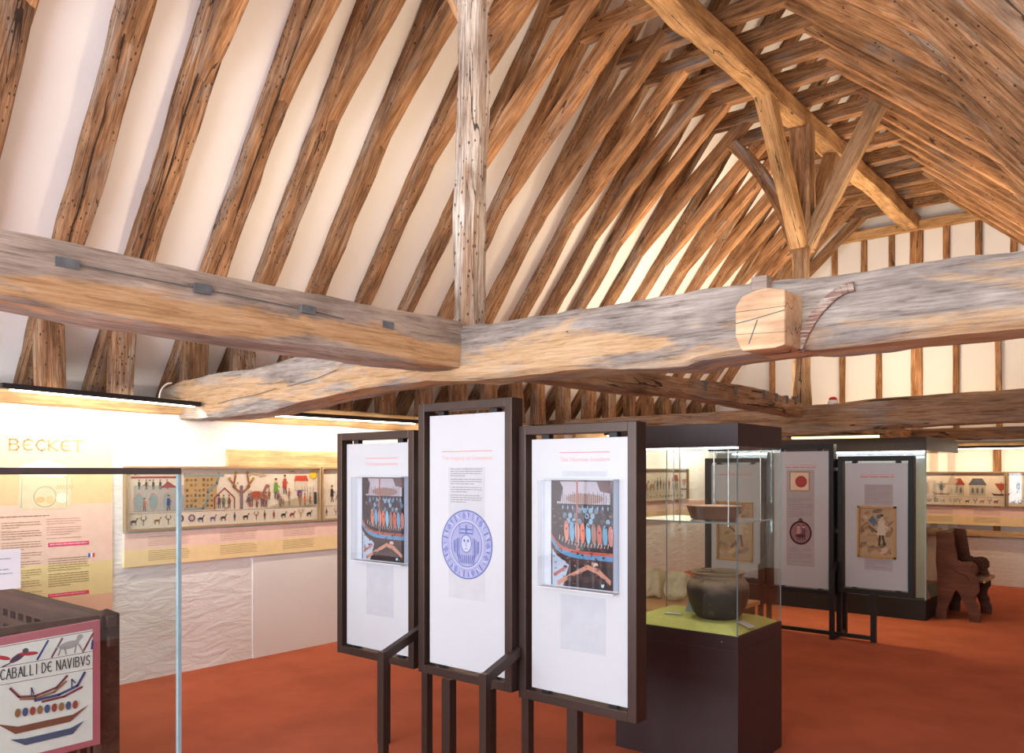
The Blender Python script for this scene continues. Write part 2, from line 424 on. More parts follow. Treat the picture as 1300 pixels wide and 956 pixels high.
def write(art, txt, a, b, h, cw, w, col, serif=False, adv=None):
    for chx in txt:
        if chx == ' ': a += cw * .6; continue
        k = .35 if chx == 'I' else 1
        for st in GL[chx]:
            art.line([(a + (x if chx != 'I' else .17) * cw * (.78), b + y * h) for x, y in st], w, col)
            if serif:
                for x, y in (st[0], st[-1]):
                    if chx in 'BKT' and y in (0, 1): art.line([(a + x * cw * .78 - w, b + y * h), (a + x * cw * .78 + w, b + y * h)], w * .5, col)
        a += cw * (1.0 if k == 1 else .5)
    return a

def font_mesh(txt, size, org, u, n, mat, parent, name='heading', width=None):
    cu = bpy.data.curves.new('t', 'FONT'); cu.body = txt; cu.size = size; cu.align_x = 'LEFT'
    o = bpy.data.objects.new('t', cu); C.objects.link(o)
    dg = bpy.context.evaluated_depsgraph_get(); me = bpy.data.meshes.new_from_object(o.evaluated_get(dg)); bpy.data.objects.remove(o)
    xs = [v.co.x for v in me.vertices]; sc = (width / (max(xs) - min(xs))) if width else 1
    u = V(u).normalized(); n = V(n).normalized(); pw = parent_world(parent)
    for v in me.vertices:
        c = v.co; v.co = V(org) + u * c.x * sc + V((0, 0, 1)) * c.y + n * .0012 - pw
    me.materials.clear(); me.materials.append(mat); me.name = name
    r = bpy.data.objects.new(name, me); C.objects.link(r); r.parent = parent
    return r

# ================================================================== room shell
XL, XR, YE, YB = -6.1, 1.7, 13.0, -3.5
XC = -3.05
SL = 1.34; TH = math.atan(SL); NX, NZ = -math.sin(TH), math.cos(TH)
def soff(x): return 2.23 + SL * (x + 6.4)          # soffit line of the left rafters
struct('floor', MB().box(XL - .5, XR + .1, YB - .1, YE + .2, -.1, 0), M['carpet'])
struct('wall_left', MB().box(XL - .6, XL, YB, YE + .2, 0, 2.15), M['stone'])
struct('trim_1', MB().box(XL, XL + .012, 3.852, 7.2, 0, .86), M['smooth'])
struct('wall_right', MB().box(XR, XR + .2, YB, YE, 0, 2.5), M['smooth'])
def gable(y0, y1):
    return MB().prism([(XL - .6, 0), (XR + .2, 0), (XR + .2, 2.55), (.45, 2.55), (XC, soff(XC) + .35), (XL - .6, 2.3)], lambda u, v, t: (u, t, v), y0, y1)
struct('wall_end', gable(YE, YE + .2), M['ceil'])
struct('baseboard_end', MB().box(XL, XR, YE - .05, YE, 0, .66), M['brick'])
# ceiling slopes
def slab(p, q, th, y0, y1, s):
    (xa, za), (xb, zb) = p, q
    return MB().prism([(xa, za), (xb, zb), (xb, zb + th), (xa, za + th)], lambda u, v, t: (u, t, v), y0, y1)
off = .115 / NZ
struct('ceiling_left', slab((XL - .52, soff(XL - .52) + off), (XC, soff(XC) + off), .08, YB, YE, 1), M['ceil'])
struct('ceiling_right', slab((XC, soff(XC) + off), (.45, soff(2 * XC - .45) + off), .08, YB, YE, 1), M['ceil'])
struct('ceiling_aisle', MB().box(.3, XR + .2, YB, YE, 2.5, 2.56), M['ceil'])
# back wall behind the viewer with a wide glazed opening
bw = MB()
WX0, WX1, WZ0, WZ1 = -5.6, .2, .55, 3.0
bw.box(XL - .6, WX0, YB - .2, YB, 0, 2.6); bw.box(WX1, XR + .2, YB - .2, YB, 0, 2.6)
bw.box(WX0, WX1, YB - .2, YB, 0, WZ0)
bw.prism([(WX0, WZ1), (WX1, WZ1), (WX1, 2.6), (.45, 2.6), (XC, soff(XC) + .35), (-6.6, 2.5), (WX0, 2.6)], lambda u, v, t: (u, t, v), YB - .2, YB)
struct('wall_back', bw, M['smooth'])
wn = MB()
for i in range(7):
    x = WX0 + (WX1 - WX0) * i / 6; wn.box(x - .03, x + .03, YB - .14, YB - .06, WZ0, WZ1)
for z in (WZ0 + .03, 2.0, WZ1 - .03): wn.box(WX0, WX1, YB - .13, YB - .07, z - .03, z + .03)
struct('window_1', wn, M['sheet'])

# ================================================================== roof timbers
TY = [1.68, 2.26, 2.75, 3.33, 3.78, 4.27, 4.81, 5.34, 5.86, 6.41, 6.91, 7.38, 7.83, 8.35, 8.92, 9.44, 9.96, 10.48, 11.0, 11.52, 12.04, 12.56]
RW, RH = .17, .12
CZ = 5.38
rn = random.Random(4)
def vis(X, Y, z, m=12):
    a = math.radians(39.8); s, c = math.sin(a), math.cos(a)
    l = X * c + Y * s; d = -X * s + Y * c
    if d < .3: return False
    px = 650 + 1020 * l / d; py = 598 - 1020 * (z - 1.6) / d
    return -m < px < 1300 + m and -m < py < 956
def seen(a, b):
    return any(vis(*(V(a).lerp(V(b), i / 20))) for i in range(21))
cnt = dict(lr=0, rr=0, lb=0, rb=0, co=0, ash=0)
for i, y in enumerate(TY):
    j = lambda s=.02: rn.uniform(-s, s)
    # rafters (left, right)
    hh = RH / 2
    for side in ('left', 'right'):
        sg = 1 if side == 'left' else -1
        mx = lambda x: x if side == 'left' else 2 * XC - x
        x0, x1 = -6.47, XC - .02
        a = V((mx(x0 + NX * hh), y + j(), soff(x0) + NZ * hh)); b = V((mx(x1 + NX * hh), y + j(), soff(x1) + NZ * hh))
        if side == 'left':
            ok = True
        else:
            ok = seen(a, b)
        if ok:
            k = 'lr' if side == 'left' else 'rr'; w = WORDS[cnt[k]]; cnt[k] += 1
            lab = ('rough oak rafter on the left roof slope, %s from the left edge of the photo' % w if side == 'left'
                   else 'oak rafter on the right roof slope, %s one counting from the top right corner' % w)
            timber('rafter', a, b, (RW if y < 4 else .135) * rn.uniform(.9, 1.1), RH, M['rafter'], 10 + i * 2 + (side == 'right'), up=(NX * sg, 0, NZ), label=lab,
                   cat='rafter', group='rafters of the %s roof slope' % side, wav=.007, amp=.011, ch=.18)
        if side == 'left' and y < 3.5:
            nsx = V((math.cos(TH), 0, math.sin(TH))); dn = V((-NX, 0, -NZ)); rr_ = random.Random(i); mb = MB(); L_ = (b - a).length
            pts = []; q = .12 * L_
            while q < (.9 if y < 2 else .72) * L_: pts.append(a + nsx * q + dn * (RH / 2 - .004) + V((0, rr_.uniform(-.008, .008) - .015, 0))); q += rr_.uniform(.10, .22)
            for p_, q_ in zip(pts, pts[1:]): mb.bar(p_, q_, .005 if rr_.random() < .7 else .009, .02, up=dn)
            child_box(bpy.context.scene.collection.objects[last_timber[0]], 'split', mb, M['slotdark'], 'long dark split')
        # soffit brace
        bh = .14
        p0 = V((mx(-5.02 + rn.uniform(-.05, .05)), y + .01 + j(.012), 0)); ux = -5.0
        dx, dz = (-3.52 + 5.0), (CZ + .07 - 4.17); L = math.hypot(dx, dz); nx, nz = -dz / L, dx / L
        jb = rn.uniform(-.07, .07)
        a = V((mx(-5.0 + dx / L * jb + nx * bh / 2), y + .012 + j(.012), 4.135 + dz / L * jb + nz * bh / 2)); b = V((mx(-3.50 + nx * bh / 2), y + .012, CZ + .09 + nz * bh / 2))
        if seen(a, b) and (side == 'left' or y > 3.0):
            k = 'lb' if side == 'left' else 'rb'; w = WORDS[cnt[k]]; cnt[k] += 1
            lab = ('slanting oak brace pegged under a left rafter, %s from the left' % w if side == 'left'
                   else 'slanting oak brace on the right roof slope, %s from the nearest one' % w)
            timber('soffit_brace', a, b, .105 * rn.uniform(.92, 1.15), bh, M['brace'], 80 + i * 2 + (side == 'right'), up=(nx * sg, 0, nz), label=lab,
                   cat='brace', group='braces under the %s rafters' % side, wav=.007, amp=.006, ch=.12)
    # collar
    if y > 5.0:
        w = WORDS[cnt['co']]; cnt['co'] += 1
        timber('collar_beam', (-4.12, y + j(), CZ + .075), (-1.98, y + j(), CZ + .075), .11, .15, M['collar'], 140 + i,
               label='short horizontal oak collar crossing high under the ridge, %s from the nearest' % w, cat='collar beam', group='collars under the ridge', wav=.012)
    # ashlar posts
    if y > 2.0:
        w = WORDS[cnt['ash']]; cnt['ash'] += 1
        timber('ashlar_post', (XL - .01, y + j(), 2.17), (XL - .01, y + j(), soff(XL) + .06), .13, .165 * rn.uniform(.9, 1.15), M['rafter'], 180 + i, up=(0, 1, 0),
               label='short upright oak stud on the left wall top, %s from the left' % w, cat='stud', group='studs along the left wall top', wav=.006, seg=8, ch=.12)

def table(pts):
    def f(x):
        if x <= pts[0][0]: return pts[0][1]
        for (a, b), (c, d) in zip(pts, pts[1:]):
            if x <= c: return b + (d - b) * (x - a) / (c - a)
        return pts[-1][1]
    return f
# tie beam in the foreground, running across the room
t_top = table([(-6.4, 2.27), (-6.06, 2.315), (-5.65, 2.325), (-5.04, 2.337), (-4.5, 2.37), (-4.0, 2.398), (-3.4, 2.415), (-2.83, 2.388), (-2.47, 2.394), (-2.08, 2.386), (-1.66, 2.386), (-1.43, 2.388), (-1.04, 2.368), (-.66, 2.358), (.4, 2.35)])
t_bot = table([(-6.1, 2.005), (-5.52, 2.0), (-4.92, 2.014), (-4.5, 2.058), (-3.84, 2.108), (-3.33, 2.122), (-2.95, 2.092), (-2.35, 2.098), (-1.9, 2.072), (-1.68, 2.060), (-1.62, 2.078), (-1.41, 2.088), (-1.2, 2.09), (-1.13, 2.074), (-.66, 2.086), (.4, 2.085)])
def p_tie(s):
    X = -6.4 + s; n = noise.noise(V((X * 1.1, 4.2, 0))) * .012
    zt, zb = t_top(X), t_bot(X); wd = .30 + .03 * noise.noise(V((X * .8, 1, 1)))
    return (wd / 2 - .15, (zt + zb) / 2 - 2.2, wd, zt - zb)
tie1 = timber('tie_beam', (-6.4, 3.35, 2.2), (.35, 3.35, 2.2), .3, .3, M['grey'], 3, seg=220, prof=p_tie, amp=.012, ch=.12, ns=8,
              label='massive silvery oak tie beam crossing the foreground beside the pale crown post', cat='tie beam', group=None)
# second tie beam
s_top = table([(-6.4, 2.257), (-4.25, 2.252), (-3.5, 2.262), (-2.68, 2.28), (-2.38, 2.312), (-1.68, 2.318), (.4, 2.34)])
s_bot = table([(-6.4, 2.10), (-4.25, 2.10), (-3.6, 2.03), (-3.16, 1.985), (-2.68, 1.997), (-2.02, 2.015), (-1.68, 2.03), (.4, 2.05)])
def p_tie2(s):
    X = -6.4 + s; zt, zb = s_top(X), s_bot(X); return (0, (zt + zb) / 2 - 2.15, .26, zt - zb)
timber('tie_beam', (-6.4, 8.43, 2.15), (.35, 8.43, 2.15), .26, .28, M['tiefar'], 17, seg=140, prof=p_tie2, amp=.010, ch=.14, ns=6,
       label='brown oak tie beam further back, below the second crown post', cat='tie beam')
timber('tie_beam', (-6.4, 12.86, 2.125), (.35, 12.86, 2.125), .18, .17, M['tiefar'], 21, seg=80, amp=.008, ch=.14,
       label='thin dark tie beam lying against the far end wall', cat='tie beam')
# crown posts
def crown(name, base, top, w, mat, seed, label, jz=4.18):
    L = (V(top) - V(base)).length
    def pf(s):
        z = base[2] + s; k = 1 + .10 * max(0, 1 - s / .25)
        if z > jz - .1: k *= 1 + .62 * min(1, (z - jz + .1) / .14) * max(.55, 1 - (z - jz) * .6)
        return (0, 0, w * k, w * k)
    return timber(name, base, top, w, w, mat, seed, up=(0, 1, 0), seg=90, prof=pf, amp=.008, ch=.34, ns=5, label=label, cat='post')
crown('crown_post', (-3.125, 3.36, 2.40), (-3.05, 3.36, 5.2), .150, M['post'], 31, 'pale flaking crown post standing on the foreground tie beam', jz=4.32)
crown('crown_post', (-3.07, 8.43, 2.26), (-3.05, 8.40, 5.2), .155, M['post2'], 33, 'brown crown post with four braces, on the second tie beam', jz=4.1)
pur = timber('collar_purlin', (XC, 1.2, 5.26), (XC, 12.98, 5.26), .19, .20, M['purlin'], 41, seg=130, amp=.009, wav=.02, ch=.16,
       label='long golden purlin running under the collars towards the end wall', cat='purlin')
def brace(a, b, w, h, seed, label, mat, group, sag=0, up=(0, 0, 1)):
    L = (V(b) - V(a)).length
    def pf(s):
        t = s / L; return (0, sag * 4 * t * (1 - t), w, h)
    return timber('crown_brace', a, b, w, h, mat, seed, up=up, seg=30, prof=pf, amp=.006, ch=.14, label=label, cat='brace', group=group)
g = 'braces of the second crown post'
brace((XC, 8.33, 3.95), (XC, 7.40, 5.22), .15, .17, 51, 'brace rising from the second crown post towards the viewer, to the golden purlin', M['purlin'], g)
brace((XC, 8.50, 3.95), (XC, 9.35, 5.22), .15, .15, 52, 'brace rising from the second crown post away from the viewer', M['post2'], g)
brace((XC - .05, 8.40, 3.9), (-3.80, 8.38, 5.2), .12, .13, 53, 'dark curved brace leaning left from the second crown post', M['collar'], g, sag=.10)
brace((XC + .05, 8.40, 3.95), (-2.27, 8.38, 5.25), .13, .16, 54, 'stout straight brace leaning right from the second crown post', M['post2'], g)
g = 'braces of the pale crown post'
brace((XC - .03, 3.36, 4.15), (-3.75, 3.36, 5.35), .12, .13, 55, 'brace springing left from the head of the pale crown post', M['brace'], g)
brace((XC - .04, 3.37, 4.05), (XC, 4.35, 5.2), .13, .15, 56, 'brace springing back from the head of the pale crown post', M['brace'], g)
# spine beams
def p_sp1(s):
    Y = .3 + s; zt = table([(.3, 2.415), (1.2, 2.408), (2.0, 2.41), (3.2, 2.422)])(Y); zb = table([(.3, 2.18), (.97, 2.178), (1.3, 2.158), (2.5, 2.148), (3.2, 2.160)])(Y)
    return (0, (zt + zb) / 2 - 2.29, .26, zt - zb)
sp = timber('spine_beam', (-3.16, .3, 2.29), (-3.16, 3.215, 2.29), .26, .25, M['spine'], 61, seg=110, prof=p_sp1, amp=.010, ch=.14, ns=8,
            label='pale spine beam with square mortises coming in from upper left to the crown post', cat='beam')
for (y0, y1, z0, z1) in [(1.135, 1.216, 2.318, 2.352), (1.651, 1.726, 2.314, 2.352), (2.16, 2.232, 2.309, 2.346), (2.635, 2.705, 2.308, 2.342)]:
    mb = MB().box(-3.05, -3.0215, y0, y1, z0, z1)
    child_box(sp, 'mortise', mb, M['slot'], 'dark square mortise')
def crack(par, pts, w, lab='long dark split'):
    mb = MB()
    for p, q in zip(pts, pts[1:]): mb.bar(p, q, .004, w)
    child_box(par, 'split', mb, M['slot'], lab)
crack(sp, [(-3.0275, 1.22, 2.338), (-3.0275, 1.40, 2.334), (-3.0275, 1.65, 2.333)], .003); crack(sp, [(-3.0275, 1.73, 2.332), (-3.0275, 1.95, 2.330), (-3.0275, 2.15, 2.326)], .004)
crack(sp, [(-3.0275, 2.24, 2.326), (-3.0275, 2.40, 2.315)], .003)
crack(tie1, [(-5.5, 3.188, 2.10), (-5.25, 3.185, 2.125), (-5.0, 3.184, 2.135), (-4.75, 3.184, 2.165)], .004); crack(tie1, [(-4.62, 3.184, 2.17), (-4.3, 3.184, 2.20), (-4.1, 3.184, 2.235)], .004)
def p_sp2(s):
    Y = 3.5 + s; zt = table([(3.5, 2.30), (5.6, 2.33), (6.4, 2.36), (7.4, 2.37), (8.4, 2.30)])(Y); zb = table([(3.5, 2.16), (5.2, 2.165), (5.7, 2.20), (6.9, 2.19), (8.4, 2.16)])(Y)
    return (0, (zt + zb) / 2 - 2.25, .20, zt - zb)
sp2 = timber('spine_beam', (-3.11, 3.5, 2.25), (-3.11, 8.32, 2.25), .2, .2, M['tiefar'], 63, seg=110, prof=p_sp2, amp=.009, ch=.2, ns=6,
       label='slightly bowed spine beam with slots, running between the two big tie beams', cat='beam')
for Y, z in [(6.086, 2.298), (6.679, 2.305), (7.304, 2.309), (7.60, 2.305), (7.872, 2.303), (8.10, 2.31)]:
    child_box(sp2, 'mortise', MB().box(-3.04, -3.001, Y - .022, Y + .022, z - .035, z + .045), M['slot'], 'dark narrow slot')
timber('spine_beam', (-3.11, 8.55, 2.13), (-3.11, 12.78, 2.13), .17, .15, M['brace'], 65, seg=60, amp=.008,
       label='far spine beam between the second tie beam and the end wall', cat='beam')
# sawn-off stub and curved scar on the foreground tie beam
oc = [(-.72, -1), (.6, -1), (1, -.93), (1, .86), (.3, 1), (-.15, .97), (-.72, .84), (-1, .5), (-1, -.5)]
st = MB(); n = len(oc)
f = lambda u, v, t: (-1.262 + u * .100 * (1 + .0 * t), 3.02 + t * .3, 2.192 + v * .118)
st.prism(oc, f, 0, 1)
child_box(tie1, 'sawn_stub', st, M['freshcut'], 'fresh pale octagonal sawn beam end', bevel=.006)
ck = MB(); ck.bar((-1.36, 3.0185, 2.185), (-1.30, 3.0185, 2.192), .003, .003); ck.bar((-1.30, 3.0185, 2.192), (-1.16, 3.0185, 2.215), .003, .003); ck.bar((-1.27, 3.0185, 2.19), (-1.305, 3.0185, 2.10), .003, .003)
child_box(tie1, 'drying_crack', ck, M['slot'])
st = MB().box(-1.36, -1.335, 3.12, 3.21, 2.29, 2.41); child_box(tie1, 'wedge', MB().box(-1.355, -1.29, 3.16, 3.22, 2.33, 2.395), M['tiefar'])
sc_ = MB()
arc = []
for t in range(13):
    q = t / 12; u = -1.175 + .215 * q ** 1.25; v = 2.080 + .225 * math.sin(q * PI / 2 * .98)
    arc.append((u, v))
for (p, q) in zip(arc, arc[1:]):
    d = V((q[0] - p[0], 0, q[1] - p[1])).normalized(); nn = V((d.z, 0, -d.x)) * .018
    a1, b1 = V((p[0], 0, p[1])), V((q[0], 0, q[1])); vs = []
    for yy in (3.183, 3.215):
        for P_ in (a1 - nn, b1 - nn, b1 + nn, a1 + nn): vs.append((P_.x, yy, P_.z))
    sc_.add(vs, [(0, 1, 2, 3), (7, 6, 5, 4), (0, 4, 5, 1), (1, 5, 6, 2), (2, 6, 7, 3), (3, 7, 4, 0)], None)
child_box(tie1, 'curved_strip', sc_, M['paintwood'], 'curved strip with flaking red paint')
# wall plates
timber('wall_plate', (XL - .01, .9, 2.112), (XL - .01, 3.22, 2.112), .12, .115, M['pine'], 71, seg=40, amp=.004, label='pale pine plate on the left wall top, at the left edge', cat='wall plate', group='wall plates on the left wall')
timber('wall_plate', (XL - .01, 3.46, 2.085), (XL - .01, 8.30, 2.085), .12, .15, M['pine'], 72, seg=70, amp=.006, label='pale plate on the left wall top between the two tie beams', cat='wall plate', group='wall plates on the left wall')
timber('wall_plate', (XL - .01, 8.56, 2.10), (XL - .01, 12.9, 2.10), .12, .14, M['pine'], 73, seg=60, amp=.006, label='furthest plate on the left wall top, near the end wall', cat='wall plate', group='wall plates on the left wall')
timber('wall_timber', (XL - .03, 3.609, 1.70), (XL - .03, 6.4, 1.70), .12, .165, M['pine'], 74, seg=50, amp=.006, label='golden timber set in the left wall above the framed embroideries', cat='beam')
# end wall timber frame
k = 0
for X in (-5.2, -4.62, -4.07, -3.535, XC + .04, -2.49, -1.96, -1.42, -.88):
    wdt = .15 if abs(X - XC) < .1 else .075
    zt = 3.85
    zt = min(zt, soff(X if X < XC else 2 * XC - X) - .05)
    w = WORDS[k]; k += 1
    timber('wall_stud', (X, 12.965, 2.19), (X, 12.965, zt), .07, wdt, M['brace'], 200 + k, up=(1, 0, 0), seg=12, amp=.004, wav=.006, label='upright end wall stud above the thin tie beam, %s from the left' % w, cat='stud', group='lower studs of the end wall')
k = 0
for X in (-4.2, -3.75, -3.35, XC + .04, -2.62, -2.21, -1.78):
    wdt = .17 if abs(X - XC) < .1 else .08
    zt = min(5.16, soff(X if X < XC else 2 * XC - X) - .05)
    w = WORDS[k]; k += 1
    timber('wall_stud', (X, 12.965, 3.97), (X, 12.965, zt), .07, wdt, M['brace'], 220 + k, up=(1, 0, 0), seg=12, amp=.004, wav=.006, label='high gable stud between the mid rail and the end wall collar, %s from the left' % w, cat='stud', group='upper studs of the end wall')
timber('wall_rail', (-5.2, 12.96, 3.91), (-.9, 12.96, 3.91), .07, .11, M['tiefar'], 240, seg=40, label='horizontal rail half way up the end wall gable', cat='rail')
timber('wall_rail', (-5.9, 12.93, .72), (.3, 12.93, .72), .07, .085, M['pine'], 241, seg=50, label='low horizontal rail on the end wall, below the printed strip', cat='rail')
timber('collar_beam', (-4.1, 12.93, 5.215), (-2.0, 12.93, 5.215), .10, .14, M['purlin'], 242, label='golden collar against the end wall where the long purlin ends', cat='collar beam')
timber('wall_rail', (-5.9, 12.94, 1.97), (.3, 12.94, 1.97), .05, .05, M['pine'], 243, seg=50, label='thin rail on the end wall just below the thin tie beam', cat='rail')
for k, X in enumerate((-2.55, -1.98, -1.40, -.82)):
    timber('wall_stud', (X, 12.97, .76), (X, 12.97, 1.945), .06, .09, M['brace'], 250 + k, up=(1, 0, 0), seg=12, amp=.004, wav=.004,
           label='low end wall stud behind the framed embroideries, %s from the left' % WORDS[k], cat='stud', group='low studs of the end wall')

# ================================================================== lamps
def strip(name, p, q, label, tube, housing=(.045, .035), tr=.008, group='strip lights along the walls'):
    p = V(p); q = V(q); m = (p + q) / 2
    t = thing(name, label, 'strip light', m, group)
    MB().bar(p, q, housing[0], housing[1]).build('housing', M['black'], t, bevel=.004)
    d = (q - p).normalized()
    MB().tube([p + d * .05 + V((0, 0, -housing[1] * .62)), q - d * .05 + V((0, 0, -housing[1] * .56 - max(0, tr - .01)))], tr, 12).build('tube', tube, t)
    return t
def area(name, loc, sx, sy, power, col, target=None, rot=None, spread=PI):
    l = bpy.data.lights.new(name, 'AREA'); l.shape = 'RECTANGLE'; l.size = sx; l.size_y = sy; l.energy = power; l.color = col; l.spread = spread
    o = bpy.data.objects.new(name, l); C.objects.link(o); o.location = loc
    if target is not None:
        o.rotation_euler = (V(target) - V(loc)).to_track_quat('-Z', 'Y').to_euler()
    if rot: o.rotation_euler = rot
    return o
WARM = (1, .74, .42)
def longlight(name, p, q, power, col, down=(0, 0, -1), w=.03):
    """area lamp whose long side follows p-q, shining towards down"""
    p = V(p); q = V(q); x = (q - p).normalized(); zz = -V(down).normalized(); zz = (zz - zz.dot(x) * x).normalized(); y = zz.cross(x)
    l = bpy.data.lights.new(name, 'AREA'); l.shape = 'RECTANGLE'; l.size = (q - p).length; l.size_y = w; l.energy = power; l.color = col
    o = bpy.data.objects.new(name, l); C.objects.link(o); o.matrix_world = Matrix.Translation((p + q) / 2) @ Matrix((x, y, zz)).transposed().to_4x4()
    return o
bays = [((-5.72, 1.83, 2.14), (-5.72, 3.17, 2.105)), ((-5.72, 3.62, 2.075), (-5.72, 5.44, 2.08)), ((-5.72, 5.75, 2.08), (-5.72, 7.55, 2.08)), ((-5.72, 8.75, 2.08), (-5.72, 10.5, 2.08)), ((-5.72, 10.8, 2.08), (-5.72, 12.5, 2.08))]
labs = ['black strip light glowing above the yellow banner at the left edge', 'black strip light beyond the foreground tie beam, above the golden wall timber',
        'black strip light on the left wall behind the hanging panels', 'black strip light past the second tie beam', 'black strip light nearest the end wall']
for (p, q), lb in zip(bays, labs):
    strip('strip_light', p, q, lb, M['tube'])
    longlight('strip_lamp', V(p) + V((0, 0, -.05)), V(q) + V((0, 0, -.05)), 8.5, (1, .86, .68), down=(-.55, 0, -1))
strip('strip_light', (-3.6, 12.62, 1.93), (-.9, 12.62, 1.93), 'long dark strip light added in front of the end wall, under the thin tie beam', M['tube'])  # strip light and its lamp below are added to brighten the end wall
longlight('strip_lamp', (-3.6, 12.62, 1.89), (-.9, 12.62, 1.89), 9, (1, .74, .45), down=(0, .5, -1))
strip('strip_light', (-3.22, 8.44, 1.962), (-2.25, 8.44, 1.962), 'glowing yellow tube hung under the second tie beam', M['tube_y'], housing=(.03, .015), tr=.017, group='lamps on the beams')
longlight('beam_lamp', (-3.2, 8.44, 1.93), (-2.27, 8.44, 1.93), 14, (1, .82, .45))
# unseen uplighters added to light the roof from below, lying on the beams
ups = [((-4.7, 3.46, 2.345), (-3.5, 3.46, 2.385), 'the foreground tie beam, left of the crown post', 30), ((-2.1, 3.46, 2.385), (-.9, 3.46, 2.385), 'the foreground tie beam, right of the crown post', 13),
       ((-4.7, 8.52, 2.255), (-3.5, 8.52, 2.262), 'the second tie beam, left half', 42), ((-2.1, 8.52, 2.312), (-.9, 8.52, 2.318), 'the second tie beam, right half', 34)]
ups.append(((-3.11, 3.8, 2.325), (-3.11, 5.3, 2.345), 'the bowed spine beam, close behind the foreground tie beam', 26))
ups.append(((-3.11, 9.2, 2.225), (-3.11, 11.9, 2.225), 'the far spine beam', 72))
for p, q, lb, pw in ups:
    t = thing('added_uplighter', 'slim unseen lamp added to light the roof, lying on ' + lb, 'added_uplighter', (V(p) + V(q)) / 2, 'added uplighters on the beams')
    MB().bar(p, q, .07, .02).build('housing', M['black'], t)
    longlight('added_uplight', V(p) + V((0, 0, .02)), V(q) + V((0, 0, .02)), pw, (1, .78, .54), down=(0, 0, 1), w=.05)
longlight('end_wall_fill', (-4.5, 12.6, 2.25), (-1.5, 12.6, 2.25), 6, (1, .68, .38), down=(0, .35, 1), w=.05)  # bare area light without a fixture, added to light the end gable
# daylight through the glazed opening behind the viewer
area('daylight', ((WX0 + WX1) / 2, YB - .25, (WZ0 + WZ1) / 2), WX1 - WX0, WZ1 - WZ0, 420, (.84, .92, 1), rot=(PI / 2, 0, 0))

# white conduit, sounder
mb = MB(); pts = []
for i in range(12):
    t = i / 11 * PI * .75; pts.append((-5.93 - .10 * math.sin(t) * .2, 3.10 - .10 * math.sin(t), 2.15 + .07 * (1 - math.cos(t))))
mb.tube([(-6.0, 2.99, 2.15)] + [(-6.0, 2.99 + .10 * (1 - math.cos(i / 8 * PI / 2)), 2.15 + .13 * math.sin(i / 8 * PI / 2) + .0) for i in range(1, 9)], .006, 8, M['conduit'])
mb.build('conduit', None, None, 'thin white curved conduit at the left end of the foreground tie beam', cat='conduit')
t = thing('fire_sounder', 'small red and white round fire sounder on the second tie beam', 'alarm', (-2.72, 8.35, 2.28))
MB().lathe((-2.72, 8.36, 2.275), [(0, 0), (.05, 0), (.05, .03), (.035, .05), (0, .052)], 20).build('body', M['conduit'], t, smooth=True)
MB().lathe((-2.72, 8.36, 2.325), [(.038, -.004), (.04, .012), (.02, .028), (0, .03)], 20).build('red_dome', M['red'], t, smooth=True)

# ================================================================== embroideries and printed strips
TC = [(120, 60, 40), (60, 70, 95), (170, 120, 50), (75, 95, 60), (150, 60, 60), (90, 75, 60), (50, 50, 50), (200, 150, 70), (120, 90, 140)]
def person(a, u, v, h, col, leg=(70, 60, 50)):
    a.line([(u - h * .06, v), (u - h * .03, v + h * .4)], h * .06, leg); a.line([(u + h * .10, v), (u + h * .03, v + h * .4)], h * .06, leg)
    a.poly([(u - h * .13, v + h * .32), (u + h * .13, v + h * .32), (u + h * .09, v + h * .78), (u - h * .09, v + h * .78)], col)
    a.line([(u, v + h * .7), (u + h * .2, v + h * .55)], h * .05, col)
    a.ell(u, v + h * .88, h * .08, h * .1, (214, 176, 140), 10); a.ell(u, v + h * .95, h * .08, h * .05, leg, 8)
def beast(a, u, v, s, col):
    a.ell(u, v + s * .5, s * .42, s * .18, col, 14)
    for d in (-.32, -.22, .24, .34): a.line([(u + d * s, v + s * .45), (u + d * s * 1.05, v)], s * .07, col)
    a.line([(u + s * .32, v + s * .55), (u + s * .5, v + s * .9)], s * .14, col); a.ell(u + s * .55, v + s * .9, s * .13, s * .08, col, 10, -.3)
    a.line([(u - s * .4, v + s * .55), (u - s * .52, v + s * .2)], s * .05, col)
def tree(a, u, v, h, col):
    a.line([(u, v), (u, v + h * .6)], h * .09, col)
    for s in (-1, 1):
        a.line([(u, v + h * .4), (u + s * h * .25, v + h * .6), (u + s * h * .18, v + h * .95)], h * .06, col)
        a.line([(u + s * h * .18, v + h * .6), (u + s * h * .36, v + h * .8)], h * .05, col)
        a.ell(u + s * h * .18, v + h * .97, h * .05, h * .06, (190, 150, 60), 8); a.ell(u + s * h * .37, v + h * .82, h * .05, h * .05, (190, 150, 60), 8)
def house(a, u, v, w, h, wall, roof):
    a.rect(u, u + w, v, v + h * .6, wall); a.poly([(u - w * .08, v + h * .6), (u + w * 1.08, v + h * .6), (u + w * .8, v + h), (u + w * .2, v + h)], roof)
    for i in range(3): a.ell(u + w * (.2 + .3 * i), v + h * .28, w * .08, h * .18, (120, 120, 130), 10)
def border(a, L, rnd):
    a.line([(0, .115), (L, .115)], .003, (120, 100, 80))
    x = .06
    while x < L - .06:
        c = rnd.choice(TC); t = rnd.random()
        if t < .4: beast(a, x, .03, .055, c)
        elif t < .6: tree(a, x, .025, .075, c)
        elif t < .8: person(a, x, .025, .075, c)
        else:
            a.ell(x, .065, .03, .03, c, 12); a.ell(x, .065, .018, .018, (215, 190, 150), 12)
        x += rnd.uniform(.075, .11)
